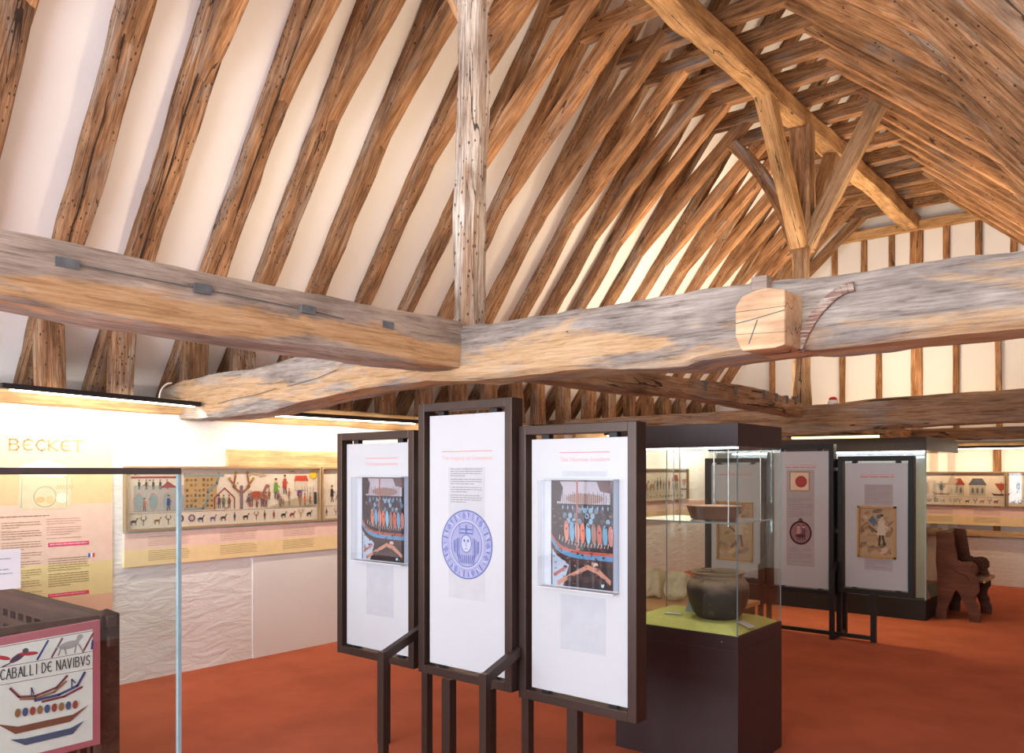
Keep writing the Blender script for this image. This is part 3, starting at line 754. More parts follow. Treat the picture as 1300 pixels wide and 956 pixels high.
def scene_random(a, L, rnd):
    x = .12
    while x < L - .12:
        t = rnd.random(); c = rnd.choice(TC)
        if t < .45: person(a, x, .14 + rnd.uniform(0, .04), rnd.uniform(.15, .2), c); x += .09
        elif t < .6: beast(a, x + .04, .14, .16, c); x += .2
        elif t < .72: tree(a, x, .13, .25, c); x += .16
        elif t < .9: house(a, x, .14, .2, .24, (205, 190, 160), rnd.choice([(170, 70, 50), (110, 110, 120)])); x += .27
        else:
            a.poly([(x, .18), (x + .03, .14), (x + .2, .14), (x + .25, .19), (x + .2, .165), (x + .04, .165)], (110, 70, 45)); a.line([(x + .12, .16), (x + .12, .33)], .008, (110, 70, 45))
            a.poly([(x + .04, .31), (x + .2, .31), (x + .12, .19)], rnd.choice([(190, 90, 60), (90, 110, 130)])); x += .32
def tapestry(name, org, u, n, L, H, label, fill, seed, group, glassy=True):
    """boxed frame on a wall; org = lower left corner of the frame on the wall face"""
    org = V(org); u = V(u); n = V(n); rnd = random.Random(seed)
    t = thing(name, label, 'embroidery', org + u * L / 2, group)
    W = V((0, 0, 1)); d = .05
    def bx(mb, a0, a1, b0, b1, c0, c1):
        q = [org + u * a + W * b + n * c for a in (a0, a1) for b in (b0, b1) for c in (c0, c1)]
        mb.add(q, [(0, 1, 3, 2), (4, 6, 7, 5), (0, 4, 5, 1), (2, 3, 7, 6), (0, 2, 6, 4), (1, 5, 7, 3)], None)
    fr = MB(); w = .016
    bx(fr, 0, L, 0, w, 0, d); bx(fr, 0, L, H - w, H, 0, d); bx(fr, 0, w, w, H - w, 0, d); bx(fr, L - w, L, w, H - w, 0, d)
    fr.build('frame', M['thinframe'], t)
    cl = MB(); bx(cl, w, L - w, w, H - w, .001, .012)
    c = cl.build('cloth', plain('linen_%d' % seed, srgb(246, 226, 202), .95, 0, .06, 40, .2), t)
    a = Art(org + n * .012 + u * w + W * w, u, n)
    border(a, L - 2 * w, rnd); fill(a, L - 2 * w, rnd)
    a.build('embroidery', c)
    if glassy:
        gl = MB(); bx(gl, w, L - w, w, H - w, d - .012, d - .008); gl.build('glazing', M['acrylic'], t)
    return t
def main_scene(a, L, rnd):
    G = (150, 150, 150)
    a.rect(.06, .46, .13, .33, (196, 190, 178)); a.rect(.04, .40, .385, .40, (190, 80, 70))
    for i in range(5): person(a, .10 + i * .055, .30, .075, (80, 80, 85))
    for i in range(4):
        x = .10 + i * .11; a.ell(x, .21, .048, .085, (225, 180, 165), 16); a.ell(x, .205, .036, .07, (165, 180, 175), 16)
    person(a, .33, .135, .12, (60, 70, 150)); person(a, .14, .135, .1, (200, 120, 90)); a.poly([(.26, .31), (.40, .31), (.33, .36)], (180, 80, 80))
    a.rect(.46, .74, .13, .41, (200, 165, 110))
    for i in range(7):
        for j in range(6):
            if rnd.random() < .8: a.rect(.475 + i * .035, .495 + i * .035, .15 + j * .042, .165 + j * .042 + rnd.random() * .01, rnd.choice([(150, 110, 70), (120, 100, 80), (170, 130, 90)]))
    a.line([(.76, .42), (.74, .34), (.66, .27), (.66, .2), (.62, .14), (.46, .14)], .02, (150, 160, 155)); a.line([(.46, .405), (.8, .405)], .018, (150, 160, 155))
    a.line([(.72, .13), (.72, .22), (.81, .30), (.90, .22), (.90, .13)], .010, (150, 70, 50))
    for x, c in ((.76, (120, 70, 130)), (.80, (90, 130, 60)), (.85, (150, 80, 60))): person(a, x, .135, .11, c)
    tree(a, .965, .13, .30, (165, 100, 60)); a.rect(.958, .975, .13, .32, (110, 120, 140))
    beast(a, 1.11, .14, .19, (165, 100, 90)); a.ell(1.10, .24, .05, .03, (190, 80, 60), 12); person(a, 1.2, .14, .12, (190, 110, 60))
    person(a, 1.30, .2, .18, (110, 160, 60)); person(a, 1.39, .24, .17, (205, 70, 50)); person(a, 1.545, .16, .19, (120, 60, 130))
    a.poly([(1.22, .13), (1.5, .20), (1.72, .17), (1.72, .13)], (205, 185, 150))
    a.poly([(1.49, .35), (1.64, .35), (1.62, .40), (1.50, .40)], (215, 80, 50)); a.rect(1.50, 1.63, .27, .35, (225, 205, 180))
    for i in range(5): a.line([(1.57 + .03 * i, .15), (1.57 + .03 * i, .30)], .006, (175, 165, 150))
    person(a, 1.60, .14, .1, (210, 110, 60)); person(a, 1.66, .14, .1, (220, 120, 50)); a.rect(1.70, 1.73, .14, .25, (60, 55, 60))
    a.ell(1.69, .405, .035, .035, (250, 200, 40), 16)
    for i in range(8): t_ = i * PI / 4; a.line([(1.69 + .035 * math.cos(t_), .405 + .035 * math.sin(t_)), (1.69 + .05 * math.cos(t_), .405 + .05 * math.sin(t_))], .008, (250, 210, 80))
    for k_ in range(26):
        x = rnd.uniform(1.02, 1.68); person(a, x, rnd.choice([.13, .15, .19]), rnd.uniform(.06, .10), rnd.choice([(196, 150, 100), (170, 110, 80), (150, 130, 110), (120, 90, 120), (206, 120, 70)]), (130, 110, 90))
    for k_ in range(22): a.ell(rnd.uniform(.05, 1.7), rnd.uniform(.13, .42), .012, .006, rnd.choice([(190, 160, 120), (200, 130, 90), (160, 150, 120)]), 8, rnd.random())
    for x, v in ((1.06, .42), (1.12, .405), (1.42, .43)): a.poly([(x, v), (x + .05, v + .015), (x + .09, v - .005), (x + .04, v - .008)], (200, 170, 120))
ys = [2.755, 4.54, 6.33, 8.12, 9.91, 11.7]
tlab = ['framed embroidery with a bare tree, horse and yellow sun, beside the glass screen', 'framed embroidery partly hidden by the leftmost hanging panel', 'third framed embroidery along the left wall, behind the hanging panels',
        'fourth framed embroidery along the left wall, seen past the glass showcase', 'fifth framed embroidery along the left wall, seen through the glass showcase']
for i in range(5):
    tapestry('framed_embroidery', (XL, ys[i] + .005, 1.143), (0, 1, 0), (1, 0, 0), 1.775, .493, tlab[i], main_scene if i == 0 else scene_random, 300 + i, 'framed embroideries on the left wall')
elab = ['framed embroidery at the left of the end wall, behind the dark display case', 'framed embroidery on the end wall above the carved chair', 'framed embroidery at the right edge of the end wall']
for i, x in enumerate((-5.44, -3.65, -1.86)):
    tapestry('framed_embroidery', (x, YE - .05, 1.10), (1, 0, 0), (0, -1, 0), 1.78, .49, elab[i], scene_random, 320 + i, 'framed embroideries on the end wall')
def strip_board(name, org, u, n, L, H, label, seed, group):
    org = V(org); u = V(u); n = V(n); W = V((0, 0, 1)); rnd = random.Random(seed)
    t = thing(name, label, 'text board', org + u * L / 2, group)
    def bx(mb, a0, a1, b0, b1, c0, c1, m):
        q = [org + u * a + W * b + n * c for a in (a0, a1) for b in (b0, b1) for c in (c0, c1)]
        mb.add(q, [(0, 1, 3, 2), (4, 6, 7, 5), (0, 4, 5, 1), (2, 3, 7, 6), (0, 2, 6, 4), (1, 5, 7, 3)], m)
    mb = MB(); bx(mb, 0, L, 0, H * .5, 0, .03, ink(246, 218, 164)); bx(mb, 0, L, H * .5, H, 0, .03, ink(245, 208, 192)); mb.build('board', None, t)
    a = Art(org + n * .03, u, n)
    x = .18
    while x < L - .3:
        a.text_lines(x, x + .34, H - .035, H * .58, .013, .0035, (178, 140, 120), rnd, (9,)); a.text_lines(x, x + .34, H * .44, H * .12, .014, .0035, (150, 125, 80), rnd, (9,)); x += .60
    a.build('printed_text', t); return t
strip_board('caption_strip', (XL, 2.76, .876), (0, 1, 0), (1, 0, 0), 5.3, .255, 'long pink and yellow caption strip under the embroideries on the left wall', 5, 'caption strips')
strip_board('caption_strip', (XL, 8.12, .876), (0, 1, 0), (1, 0, 0), 4.8, .255, 'pink and yellow caption strip seen through the glass showcase', 6, 'caption strips')
strip_board('caption_strip', (-5.44, YE - .05, .835), (1, 0, 0), (0, -1, 0), 5.5, .255, 'pink and yellow caption strip on the end wall behind the carved chair', 7, 'caption strips')

# banner with BECKET
t = thing('wall_banner', 'tall yellow and pink banner headed BECKET on the left wall', 'banner', (XL, 2.0, .5))
mb = MB(); y0, y1 = 1.45, 2.681
for z0, z1, c in ((1.60, 1.853, (250, 224, 172)), (1.365, 1.60, (246, 202, 154)), (.945, 1.365, (246, 208, 188)), (.70, .945, (242, 216, 154)), (.50, .70, (243, 190, 156))):
    mb.box(XL, XL + .012, y0, y1, z0, z1, ink(*c))
bd = mb.build('board', None, t)
a = Art((XL + .012, 0, 0), (0, 1, 0), (1, 0, 0))
write(a, 'BECKET', 2.0, 1.742, .074, .081, .012, (222, 152, 112), serif=True)
a.ell(2.21, 1.60, .17, .065, (250, 246, 232), 24); a.ell(2.21, 1.63, .085, .045, (255, 253, 246), 20)
a.build('heading', t)
a = Art((XL + .013, 0, 0), (0, 1, 0), (1, 0, 0))
a.poly([(2.05, 1.36), (2.08, 1.335), (2.36, 1.335), (2.39, 1.36), (2.385, 1.55), (2.06, 1.57)], (232, 214, 178))
a.ring(2.22, 1.42, .075, .075, .008, (190, 180, 150)); a.ell(2.19, 1.40, .03, .022, (238, 190, 130)); a.ell(2.25, 1.40, .025, .03, (236, 200, 150)); a.ell(2.33, 1.41, .04, .035, (248, 240, 215))
for s in (2.07, 2.36): a.line([(s, 1.35), (s + .005, 1.55)], .006, (186, 190, 160))
for k_ in range(6): a.line([(2.29 + .02 * k_, 1.47), (2.30 + .02 * k_, 1.50), (2.31 + .02 * k_, 1.47)], .004, (205, 180, 130))
a.build('arch_picture', t)
rnd = random.Random(2)
a = Art((XL + .013, 0, 0), (0, 1, 0), (1, 0, 0))
a.text_lines(1.85, 2.28, 1.292, 1.285, .01, .006, (160, 100, 80), rnd)
a.text_lines(2.23, 2.47, 1.265, 1.12, .0165, .0045, (205, 150, 130), rnd); a.text_lines(1.95, 2.20, 1.25, .76, .0165, .005, (170, 130, 80), rnd)
a.text_lines(2.24, 2.52, .985, .78, .0165, .005, (150, 120, 60), rnd, (6, 6))
a.rect(2.239, 2.513, 1.068, 1.096, (235, 60, 110)); a.rect(2.239, 2.513, .712, .738, (232, 40, 90))
a.text_lines(2.25, 2.50, 1.087, 1.085, .02, .007, (250, 200, 210), rnd, (9,)); a.text_lines(2.25, 2.50, .729, .727, .02, .006, (250, 170, 190), rnd, (9,))
for k_, c in enumerate(((40, 90, 190), (250, 250, 250), (240, 70, 60))): a.rect(2.508 + k_ * .0147, 2.508 + (k_ + 1) * .0147, .975, 1.004, c)
a.build('printed_text', t, 'small text with magenta bars and a French flag')

# ================================================================== glass screen, balustrade, poster
t = thing('glass_screen', 'tall clear glass screen with dark top rail at the left edge', 'glass screen', (-3.06, .9, 0))
MB().box(-3.066, -3.054, -.4, 1.60, .02, 1.588).build('pane', M['glass2'], t)
MB().box(-3.072, -3.048, -.4, 1.61, 1.588, 1.612).build('top_rail', M['bar'], t, bevel=.002)
MB().box(-3.068, -3.052, 1.598, 1.612, .02, 1.588).build('edge_post', M['edge'], t, 'blue-grey edge strip')
MB().box(-3.09, -3.03, -.4, 1.62, 0, .03).build('base_channel', M['bar'], t)
mb = MB().box(-3.0525, -3.0515, .80, 1.036, 1.200, 1.335)
t = mb.build('paper_notice', M['paper'], None, 'white paper notice stuck on the glass screen at the left edge', cat='notice')
a = Art((-3.0515, .80, 1.2), (0, 1, 0), (1, 0, 0)); a.text_lines(.02, .215, .105, .03, .014, .0025, (120, 130, 150), random.Random(5), (2, 3, 2)); a.build('printed_text', t)

t = thing('balustrade', 'dark wooden stair balustrade with square newel behind the glass screen', 'balustrade', (-4.03, 1.75, 0))
R_ = M['railwood']
mb = MB(); mb.box(-4.075, -3.985, 1.70, 1.79, 0, .905)
mb.add([(-4.075, 1.70, .905), (-3.985, 1.70, .905), (-3.985, 1.79, .905), (-4.075, 1.79, .905), (-4.03, 1.745, .93)], [(0, 1, 4), (1, 2, 4), (2, 3, 4), (3, 0, 4)], None)
mb.build('newel_post', R_, t, bevel=.004)
MB().box(-3.985, -3.955, 1.72, 1.765, .845, .90).build('tenon_block', R_, t, bevel=.003); MB().box(-3.985, -3.945, 1.72, 1.765, .755, .805).build('tenon_block', R_, t, bevel=.003)
mb = MB().prism([(-.05, .80), (.05, .80), (.055, .865), (.03, .90), (-.03, .90), (-.055, .865)], lambda u, v, k: (k, 1.745 + u, v), -5.95, -4.07); mb.build('handrail', R_, t, bevel=.003)
MB().box(-5.95, -4.07, 1.725, 1.765, .70, .745).build('mid_rail', R_, t, bevel=.003)
MB().box(-5.95, -4.07, 1.725, 1.765, .06, .12).build('bottom_rail', R_, t, bevel=.003)
for k_ in range(15):
    x = -4.19 - k_ * .12; MB().box(x - .02, x + .02, 1.728, 1.762, .12, .70).build('baluster', R_, t)
for k_ in range(15):
    x = -4.19 - k_ * .12; MB().box(x - .02, x + .02, 1.728, 1.762, .745, .80).build('baluster', R_, t)
mb = MB().prism([(-.04, .84), (.04, .84), (.045, .88), (.02, .905), (-.02, .905), (-.045, .88)], lambda u, v, k: (-4.03 + u, k, v), -.4, 1.70); mb.build('handrail', R_, t, bevel=.003)
MB().box(-4.05, -4.01, -.4, 1.70, .06, .12).build('bottom_rail', R_, t, bevel=.003)
for k_ in range(15):
    y = 1.58 - k_ * .12; MB().box(-4.047, -4.013, y - .02, y + .02, .12, .84).build('baluster', R_, t)

t = thing('poster_board', 'rose-bordered poster reading CABALLI DE NAVIBVS, hung on the dark balustrade', 'poster', (-3.97, 1.2, .3))
mb = MB().prism([(.6, .30), (1.685, .30), (1.685, .892), (.6, .842)], lambda u, v, k: (k, u, v), -3.975, -3.955); mb.build('board', M['pink'], t, bevel=.002)
a = Art((-3.955, 0, 0), (0, 1, 0), (1, 0, 0))
LN = (236, 234, 226)
a.poly([(.6, .33), (1.649, .33), (1.649, .852), (.6, .815)], LN)
a.line([(.6, .81), (1.649, .845)], .003, (120, 60, 70)); a.line([(.6, .735), (1.649, .748)], .0025, (120, 60, 70)); a.line([(.6, .665), (1.649, .667)], .0025, (120, 60, 70))
# bird, diagonal bars, hound in the upper border
a.ell(1.33, .775, .035, .014, (90, 70, 90), 14, .5); a.ell(1.375, .785, .04, .009, (190, 60, 70), 12, -.1); a.ell(1.27, .785, .035, .009, (190, 60, 70), 12, -.35); a.line([(1.30, .755), (1.27, .745)], .006, (80, 60, 90)); a.ell(1.362, .80, .013, .012, (70, 70, 90), 10)
for x, c in ((1.41, (40, 60, 130)), (1.47, (120, 80, 100)), (1.605, (120, 50, 70)), (1.645, (50, 60, 130))): a.line([(x, .752), (x + .045, .83)] if x < 1.64 else [(x, .76), (x + .004, .80)], .009, c)
a.ell(1.545, .795, .045, .018, (175, 168, 165), 16, .12); a.ell(1.592, .825, .014, .012, (175, 168, 165), 12); a.line([(1.575, .80), (1.59, .82)], .018, (175, 168, 165))
for x, d in ((1.51, -.008), (1.525, .004), (1.575, -.004), (1.588, .012)): a.line([(x, .79), (x + d, .765), (x + d * 1.6, .755)], .007, (165, 158, 158))
a.line([(1.503, .795), (1.485, .79)], .005, (175, 168, 165))
a.build('upper_border_picture', t)
a = Art((-3.953, 0, 0), (0, 1, 0), (1, 0, 0))
e_ = write(a, 'CABALLI DE NAVIBVS', 1.262, .688, .045, .0235, .0042, (50, 60, 70))
a.build('lettering', t, 'stitched lettering CABALLI DE NAVIBVS')
a = Art((-3.952, 0, 0), (0, 1, 0), (1, 0, 0))
a.line([(1.30, .645), (1.335, .60), (1.40, .59), (1.49, .61), (1.535, .655)], .010, (130, 60, 70)); a.line([(1.34, .59), (1.40, .578), (1.48, .592), (1.53, .63)], .010, (150, 120, 90))
a.line([(1.40, .57), (1.50, .575), (1.58, .60), (1.612, .655)], .012, (70, 80, 130)); a.line([(1.43, .558), (1.52, .562), (1.60, .59)], .010, (130, 60, 70)); a.line([(1.555, .60), (1.555, .635), (1.57, .615)], .006, (60, 90, 140)); a.line([(1.385, .59), (1.385, .63), (1.395, .60)], .005, (60, 80, 120))
for k_ in range(9): a.ell(1.33 + k_ * .03, .53 - .002 * k_, .012, .02, [(150, 110, 70), (70, 90, 130), (160, 70, 60)][k_ % 3], 10)
a.poly([(1.25, .50), (1.32, .44), (1.55, .44), (1.63, .50), (1.56, .47), (1.33, .47)], (130, 80, 60)); a.poly([(1.30, .42), (1.36, .38), (1.56, .38), (1.61, .43), (1.55, .41), (1.36, .41)], (70, 90, 120))
a.build('ships_picture', t)

# ================================================================== hanging panels
def panel(cx, y, zb, zt, W, label, group, kind, seed, dark=False):
    t = thing('hanging_panel', label, 'display panel', (cx, y, zb), group)
    x0, x1 = cx - W / 2, cx + W / 2; w = .045; d = .088; fm = M['bronze'] if not dark else M['black']
    mb = MB(); mb.box(x0, x0 + w, y, y + d, zb, zt); mb.box(x1 - w, x1, y, y + d, zb, zt); mb.box(x0 + w, x1 - w, y, y + d, zt - w, zt); mb.box(x0 + w, x1 - w, y, y + d, zb, zb + w)
    mb.build('frame', fm, t, bevel=.003)
    s0, s1, sb, stp = x0 + w + .022, x1 - w - .012, zb + w + .012, zt - w - .022
    yf = y + .022
    sh = MB().box(s0, s1, yf, yf + .010, sb, stp).build('sheet', M['sheet'], t, 'white printed sheet', bevel=.001)
    MB().box(s1, s1 + .005, yf - .001, yf + .011, sb, stp).build('sheet_edge', M['edge'], t, 'blue-green glass edge')
    for x in (s0 + .08, s1 - .08):
        MB().box(x - .022, x + .022, yf + .004, yf + .04, stp - .004, zt - w + .001).build('clip', M['black'], t)
        MB().box(x - .022, x + .022, yf + .004, yf + .04, zb + w - .001, sb + .004).build('clip', M['black'], t)
    return t, yf
def rules(t, xa, xb, z, yf, heading, size):
    a = Art((0, yf, 0), (1, 0, 0), (0, -1, 0)); a.rect(xa, xb, z, z + .0035, (226, 130, 118)); a.build('red_rule', t)
    if not heading:
        a = Art((0, yf, 0), (1, 0, 0), (0, -1, 0)); a.text_lines(xa, xb, z - size * .6, z - size * .7, .03, size * .55, (206, 140, 136), random.Random(int(-xa * 100)), (9,)); a.build('heading', t); return
    font_mesh(heading, size, (xa, yf, z - size * 1.35), (1, 0, 0), (0, -1, 0), ink(228, 176, 168), t, 'heading', width=xb - xa)
def boat(t, x0, x1, z0, z1, yf, out, parts_seed):
    """picture under an acrylic box: a ship with a row of tall shields above rocks"""
    a = Art((x0, yf, z0), (1, 0, 0), (0, -1, 0)); W = x1 - x0; H = z1 - z0; rnd = random.Random(parts_seed)
    D = (52, 38, 40); S = (172, 196, 214)
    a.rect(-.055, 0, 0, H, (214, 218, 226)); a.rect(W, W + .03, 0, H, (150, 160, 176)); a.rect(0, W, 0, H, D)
    a.poly([(.02 * W, .45 * H), (.02 * W, 0), (.2 * W, 0), (.3 * W, .2 * H), (.12 * W, .3 * H)], (176, 190, 206))
    a.rect(.1 * W, .95 * W, .78 * H, .99 * H, (182, 172, 180)); a.poly([(.02 * W, .8 * H), (.16 * W, .8 * H), (.2 * W, .93 * H), (.14 * W, .995 * H), (.02 * W, .995 * H)], D); a.poly([(.74 * W, .995 * H), (.8 * W, .9 * H), (.99 * W, .88 * H), (.99 * W, .995 * H)], (110, 84, 84)); a.ell(.55 * W, .83 * H, .3 * W, .05 * H, (160, 128, 116))
    for i in range(24): x = (.13 + .033 * i) * W; a.line([(x, .68 * H), (x, (.86 + .04 * rnd.random()) * H)], .0028, (60, 46, 50))
    for i in range(9):
        for j_ in range(3):
            x = (.2 + .09 * i + .03 * (j_ % 2)) * W; a.ell(x, (.62 + .05 * j_) * H, .034 * W, .028 * H, rnd.choice([(60, 50, 58), (96, 120, 140), (84, 70, 76), (130, 160, 180)]), 10)
    for i in range(10): x = (.2 + .08 * i) * W; a.ell(x, .745 * H, .012 * W, .02 * H, (120, 160, 190), 8)
    cols = [(206, 128, 104), (98, 160, 196), (196, 148, 134), (214, 104, 70), (120, 180, 206), (150, 104, 92), (190, 92, 74), (96, 150, 180), (190, 120, 110)]
    for i, c in enumerate(cols):
        x = (.26 + .088 * i) * W; zc = (.525 - .004 * i) * H
        a.ell(x, zc, .046 * W, .105 * H, (40, 28, 30), 18, .05); a.ell(x, zc, .039 * W, .097 * H, c, 18, .05)
        if i in (0, 3, 6): a.ell(x, zc + .02 * H, .012 * W, .014 * H, (60, 40, 50), 8)
    a.rect(.42 * W, .445 * W, .33 * H, 1.0 * H, (170, 92, 76))
    hull = lambda o: [((-.02 + .10 * q) * W + .02 * W, (.44 - o) * H + (.16 * math.exp(-q * .75) - .10) * H) for q in range(11)]
    up, lo = hull(.0), hull(.075); lo2 = hull(.13); lo3 = hull(.03)
    a.poly(up + lo2[::-1], (70, 46, 44)); a.poly(up + lo3[::-1], (186, 84, 66)); a.poly(lo3 + lo[::-1], (86, 142, 180)); 
    for i in range(16): x = (.14 + .052 * i) * W; a.line([(x, (.38 + .06 * math.exp(-i * .3)) * H), (x + .012 * W, (.42 + .06 * math.exp(-i * .3)) * H)], .004, (190, 170, 165))
    a.poly([(.1 * W, .04 * H), (.32 * W, .12 * H), (.6 * W, .22 * H), (.78 * W, .19 * H), (.97 * W, .09 * H), (.96 * W, .05 * H), (.76 * W, .14 * H), (.6 * W, .175 * H), (.3 * W, .07 * H), (.12 * W, 0)], (196, 136, 112))
    a.poly([(.04 * W, .11 * H), (.26 * W, .2 * H), (.28 * W, .18 * H), (.06 * W, .08 * H)], (180, 100, 96)); a.ell(.72 * W, .225 * H, .05 * W, .02 * H, (220, 190, 170)); a.ell(.84 * W, .05 * H, .025 * W, .03 * H, (180, 220, 235))
    for i in range(150):
        x = rnd.uniform(.03, .97) * W; z = rnd.choice([rnd.uniform(.02, .3), rnd.uniform(.56, .74), rnd.uniform(.3, .42)]) * H
        a.ell(x, z, rnd.uniform(.005, .03) * W, rnd.uniform(.003, .012) * H, rnd.choice([(70, 52, 54), (40, 30, 34), (96, 72, 70), (120, 96, 92), (56, 48, 58), (150, 120, 112)]), 7, rnd.uniform(-.6, .6))
    for i in range(5): a.ell((.35 + .12 * i) * W, (.08 + .02 * (i % 2)) * H, .07 * W, .03 * H, (74, 52, 50), 12)
    a.build('ship_picture', t)
    b = MB(); b0, b1 = x0 - .045, x1 + .03
    b.box(b0, b1, yf - out, yf - out + .003, z0 - .005, z1 + .003); b.box(b0, b0 + .003, yf - out, yf, z0 - .005, z1 + .003); b.box(b1 - .003, b1, yf - out, yf, z0 - .005, z1 + .003)
    b.build('picture_cover', M['acrylic'], t, 'clear acrylic box over the picture')
    MB().box(b0, b1, yf - out, yf, z1 + .003, z1 + .006).build('cover_edge', ink(205, 205, 208), t); MB().box(b0, b1, yf - out, yf, z0 - .010, z0 - .005).build('cover_edge', ink(205, 205, 208), t)
G1 = 'three hanging panels in the foreground'
t, yf = panel(-3.64, 3.10, .49, 1.83, .68, 'left panel of the foreground trio, with a ship picture beside the left wall', G1, 0, 1)
rules(t, -3.735, -3.455, 1.673, yf, 'The Norman Invaders', .03)
boat(t, -3.77, -3.40, 1.075, 1.562, yf, .05, 9)
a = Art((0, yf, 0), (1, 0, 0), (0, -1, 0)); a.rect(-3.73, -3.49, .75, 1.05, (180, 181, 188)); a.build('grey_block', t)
t, yf = panel(-2.83, 3.00, .52, 1.96, .655, 'tallest middle foreground panel, showing a large blue-tinted coin', G1, 1, 2)
rules(t, -3.0, -2.645, 1.70, yf, 'The Legacy of Conquest', .032)
a = Art((0, yf, 0), (1, 0, 0), (0, -1, 0)); rnd = random.Random(8); a.rect(-2.95, -2.695, .94, 1.62, (184, 185, 190)); a.text_lines(-2.935, -2.71, 1.612, 1.43, .0115, .0040, (128, 128, 134), rnd, (4, 3, 3, 4)); a.build('printed_text', t)
a = Art((-2.822, yf - .001, 1.222), (1, 0, 0), (0, -1, 0)); r = .178; B1, B2, B3 = (120, 128, 178), (80, 94, 158), (176, 180, 206)
a.ell(0, 0, r, r, (150, 153, 188), 48); a.ring(0, 0, r, r, .006, B2, 48); a.ring(0, 0, r * .66, r * .70, .007, B3, 40); a.ring(0, 0, r * .62, r * .66, .004, B2, 40)
for i in range(30):
    q = 2 * PI * i / 30; c, s_ = math.cos(q), math.sin(q); L0, L1 = r * .75, r * .93
    a.line([(c * L0, s_ * L0), (c * L1, s_ * L1)], .006, B2 if i % 3 else B1)
    if i % 2: a.line([(c * L0 * 1.02, s_ * L0 * 1.02), (math.cos(q + .14) * L1, math.sin(q + .14) * L1)], .005, B3)
    if i % 4 == 0: a.ell(c * r * .84, s_ * r * .84, .012, .016, B1, 10)
for v in (.075, .055): a.rect(-.05, .05, v, v + .006, B2)
a.rect(-.004, .004, .055, .10, B2); a.rect(-.05, -.042, .05, .10, B1); a.rect(.042, .05, .05, .10, B1)
a.ell(0, .005, .036, .045, B3, 24); a.ring(0, .005, .038, .047, .004, B2, 24); a.ell(-.013, .02, .006, .008, B2, 10); a.ell(.013, .02, .006, .008, B2, 10); a.line([(0, .012), (0, -.008), (.006, -.01)], .003, B2); a.line([(-.01, -.022), (.01, -.022)], .003, B2)
for s_ in (-1, 1):
    for k_ in range(4): a.line([(s_ * (.048 + .012 * k_), .035 - .006 * k_), (s_ * (.05 + .011 * k_), -.07 + .01 * k_)], .006, (B1, B2)[k_ % 2])
for k_ in range(9): a.line([(-.06 + k_ * .015, -.055), (-.045 + k_ * .012, -.095)], .005, B2)
a.build('coin_picture', t, 'round blue-tinted medieval coin')
t, yf = panel(-2.167, 3.05, .49, 1.82, .667, 'right panel of the foreground trio, with a ship picture beside the showcase', G1, 0, 3)
rules(t, -2.265, -1.985, 1.685, yf, 'The Norman Invaders', .03)
boat(t, -2.315, -1.965, 1.058, 1.556, yf, .05, 12)
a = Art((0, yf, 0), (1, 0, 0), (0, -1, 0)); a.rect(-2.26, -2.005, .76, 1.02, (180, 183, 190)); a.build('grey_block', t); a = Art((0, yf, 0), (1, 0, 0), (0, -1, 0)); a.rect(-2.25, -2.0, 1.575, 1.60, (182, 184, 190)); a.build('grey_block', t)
def stand(cx_list, y, label, zt, arms=True):
    t = thing('panel_stand', label, 'stand', (sum(cx_list) / len(cx_list), y + .1, 0), 'stands of the hanging panels')
    for x in cx_list:
        MB().box(x - .022, x + .022, y + .10, y + .145, 0, zt).build('post', M['bronze'], t, bevel=.002)
        if arms:
            MB().bar((x, y + .10, .735), (x, y - .18, .635), .04, .045).build('arm', M['bronze'], t, bevel=.002)
            MB().box(x - .021, x + .021, y - .215, y - .175, 0, .655).build('leg', M['bronze'], t, bevel=.002)
            MB().box(x - .02, x + .02, y - .175, y + .10, 0, .035).build('foot_bar', M['bronze'], t)
        for z in (1.05, 1.70): MB().box(x - .028, x + .028, y + .085, y + .10, z, z + .035).build('hinge_bolt', M['steel'], t)
    MB().box(cx_list[0], cx_list[-1], y + .105, y + .14, .0, .03).build('base_bar', M['bronze'], t)
    return t
st = stand([-3.215, -2.50], 3.0, 'bronze post stand with sloping arms carrying the foreground trio of panels', 1.75)
for x, y in ((-3.60, 3.14), (-2.98, 3.05), (-2.70, 3.05), (-2.2, 3.1)):
    MB().box(x - .03, x + .03, y - .02, y + .03, 0, .50).build('leg', M['bronze'], st)

G2 = 'three hanging panels further back'
t, yf = panel(-3.60, 7.95, .44, 1.735, .66, 'rear panel seen through the showcase, with a gilt framed picture', G2, 0, 4, True)
rnd = random.Random(10)
def framed(t, x0, x1, z0, z1, yf, seed):
    rnd = random.Random(seed); w = .018
    mb = MB(); mb.box(x0, x0 + w, yf - .02, yf, z0, z1); mb.box(x1 - w, x1, yf - .02, yf, z0, z1); mb.box(x0, x1, yf - .02, yf, z0, z0 + w); mb.box(x0, x1, yf - .02, yf, z1 - w, z1); mb.build('picture_frame', M['goldframe'], t)
    a = Art((x0, yf, z0), (1, 0, 0), (0, -1, 0)); W, H = x1 - x0, z1 - z0
    a.rect(w, W - w, w, H - w, (186, 160, 126))
    for i in range(46): a.ell(rnd.uniform(.1, .9) * W, rnd.uniform(.1, .92) * H, rnd.uniform(.01, .05), rnd.uniform(.01, .03), rnd.choice([(170, 142, 110), (150, 124, 96), (204, 182, 150), (132, 110, 88), (176, 132, 104)]), 10, rnd.random())
    person(a, W * .62, H * .25, H * .6, (206, 196, 176)); a.poly([(W * .28, H * .72), (W * .4, H * .82), (W * .5, H * .7), (W * .44, H * .6)], (86, 112, 134)); a.line([(W * .3, H * .6), (W * .5, H * .5)], .02, (110, 96, 84)); a.ell(W * .56, H * .8, .02, .02, (90, 110, 130))
    a.rect(W * .12, W * .5, H * .3, H * .42, (176, 152, 116))
    a.build('picture', t)
framed(t, -3.80, -3.40, .66, 1.28, yf, 4)
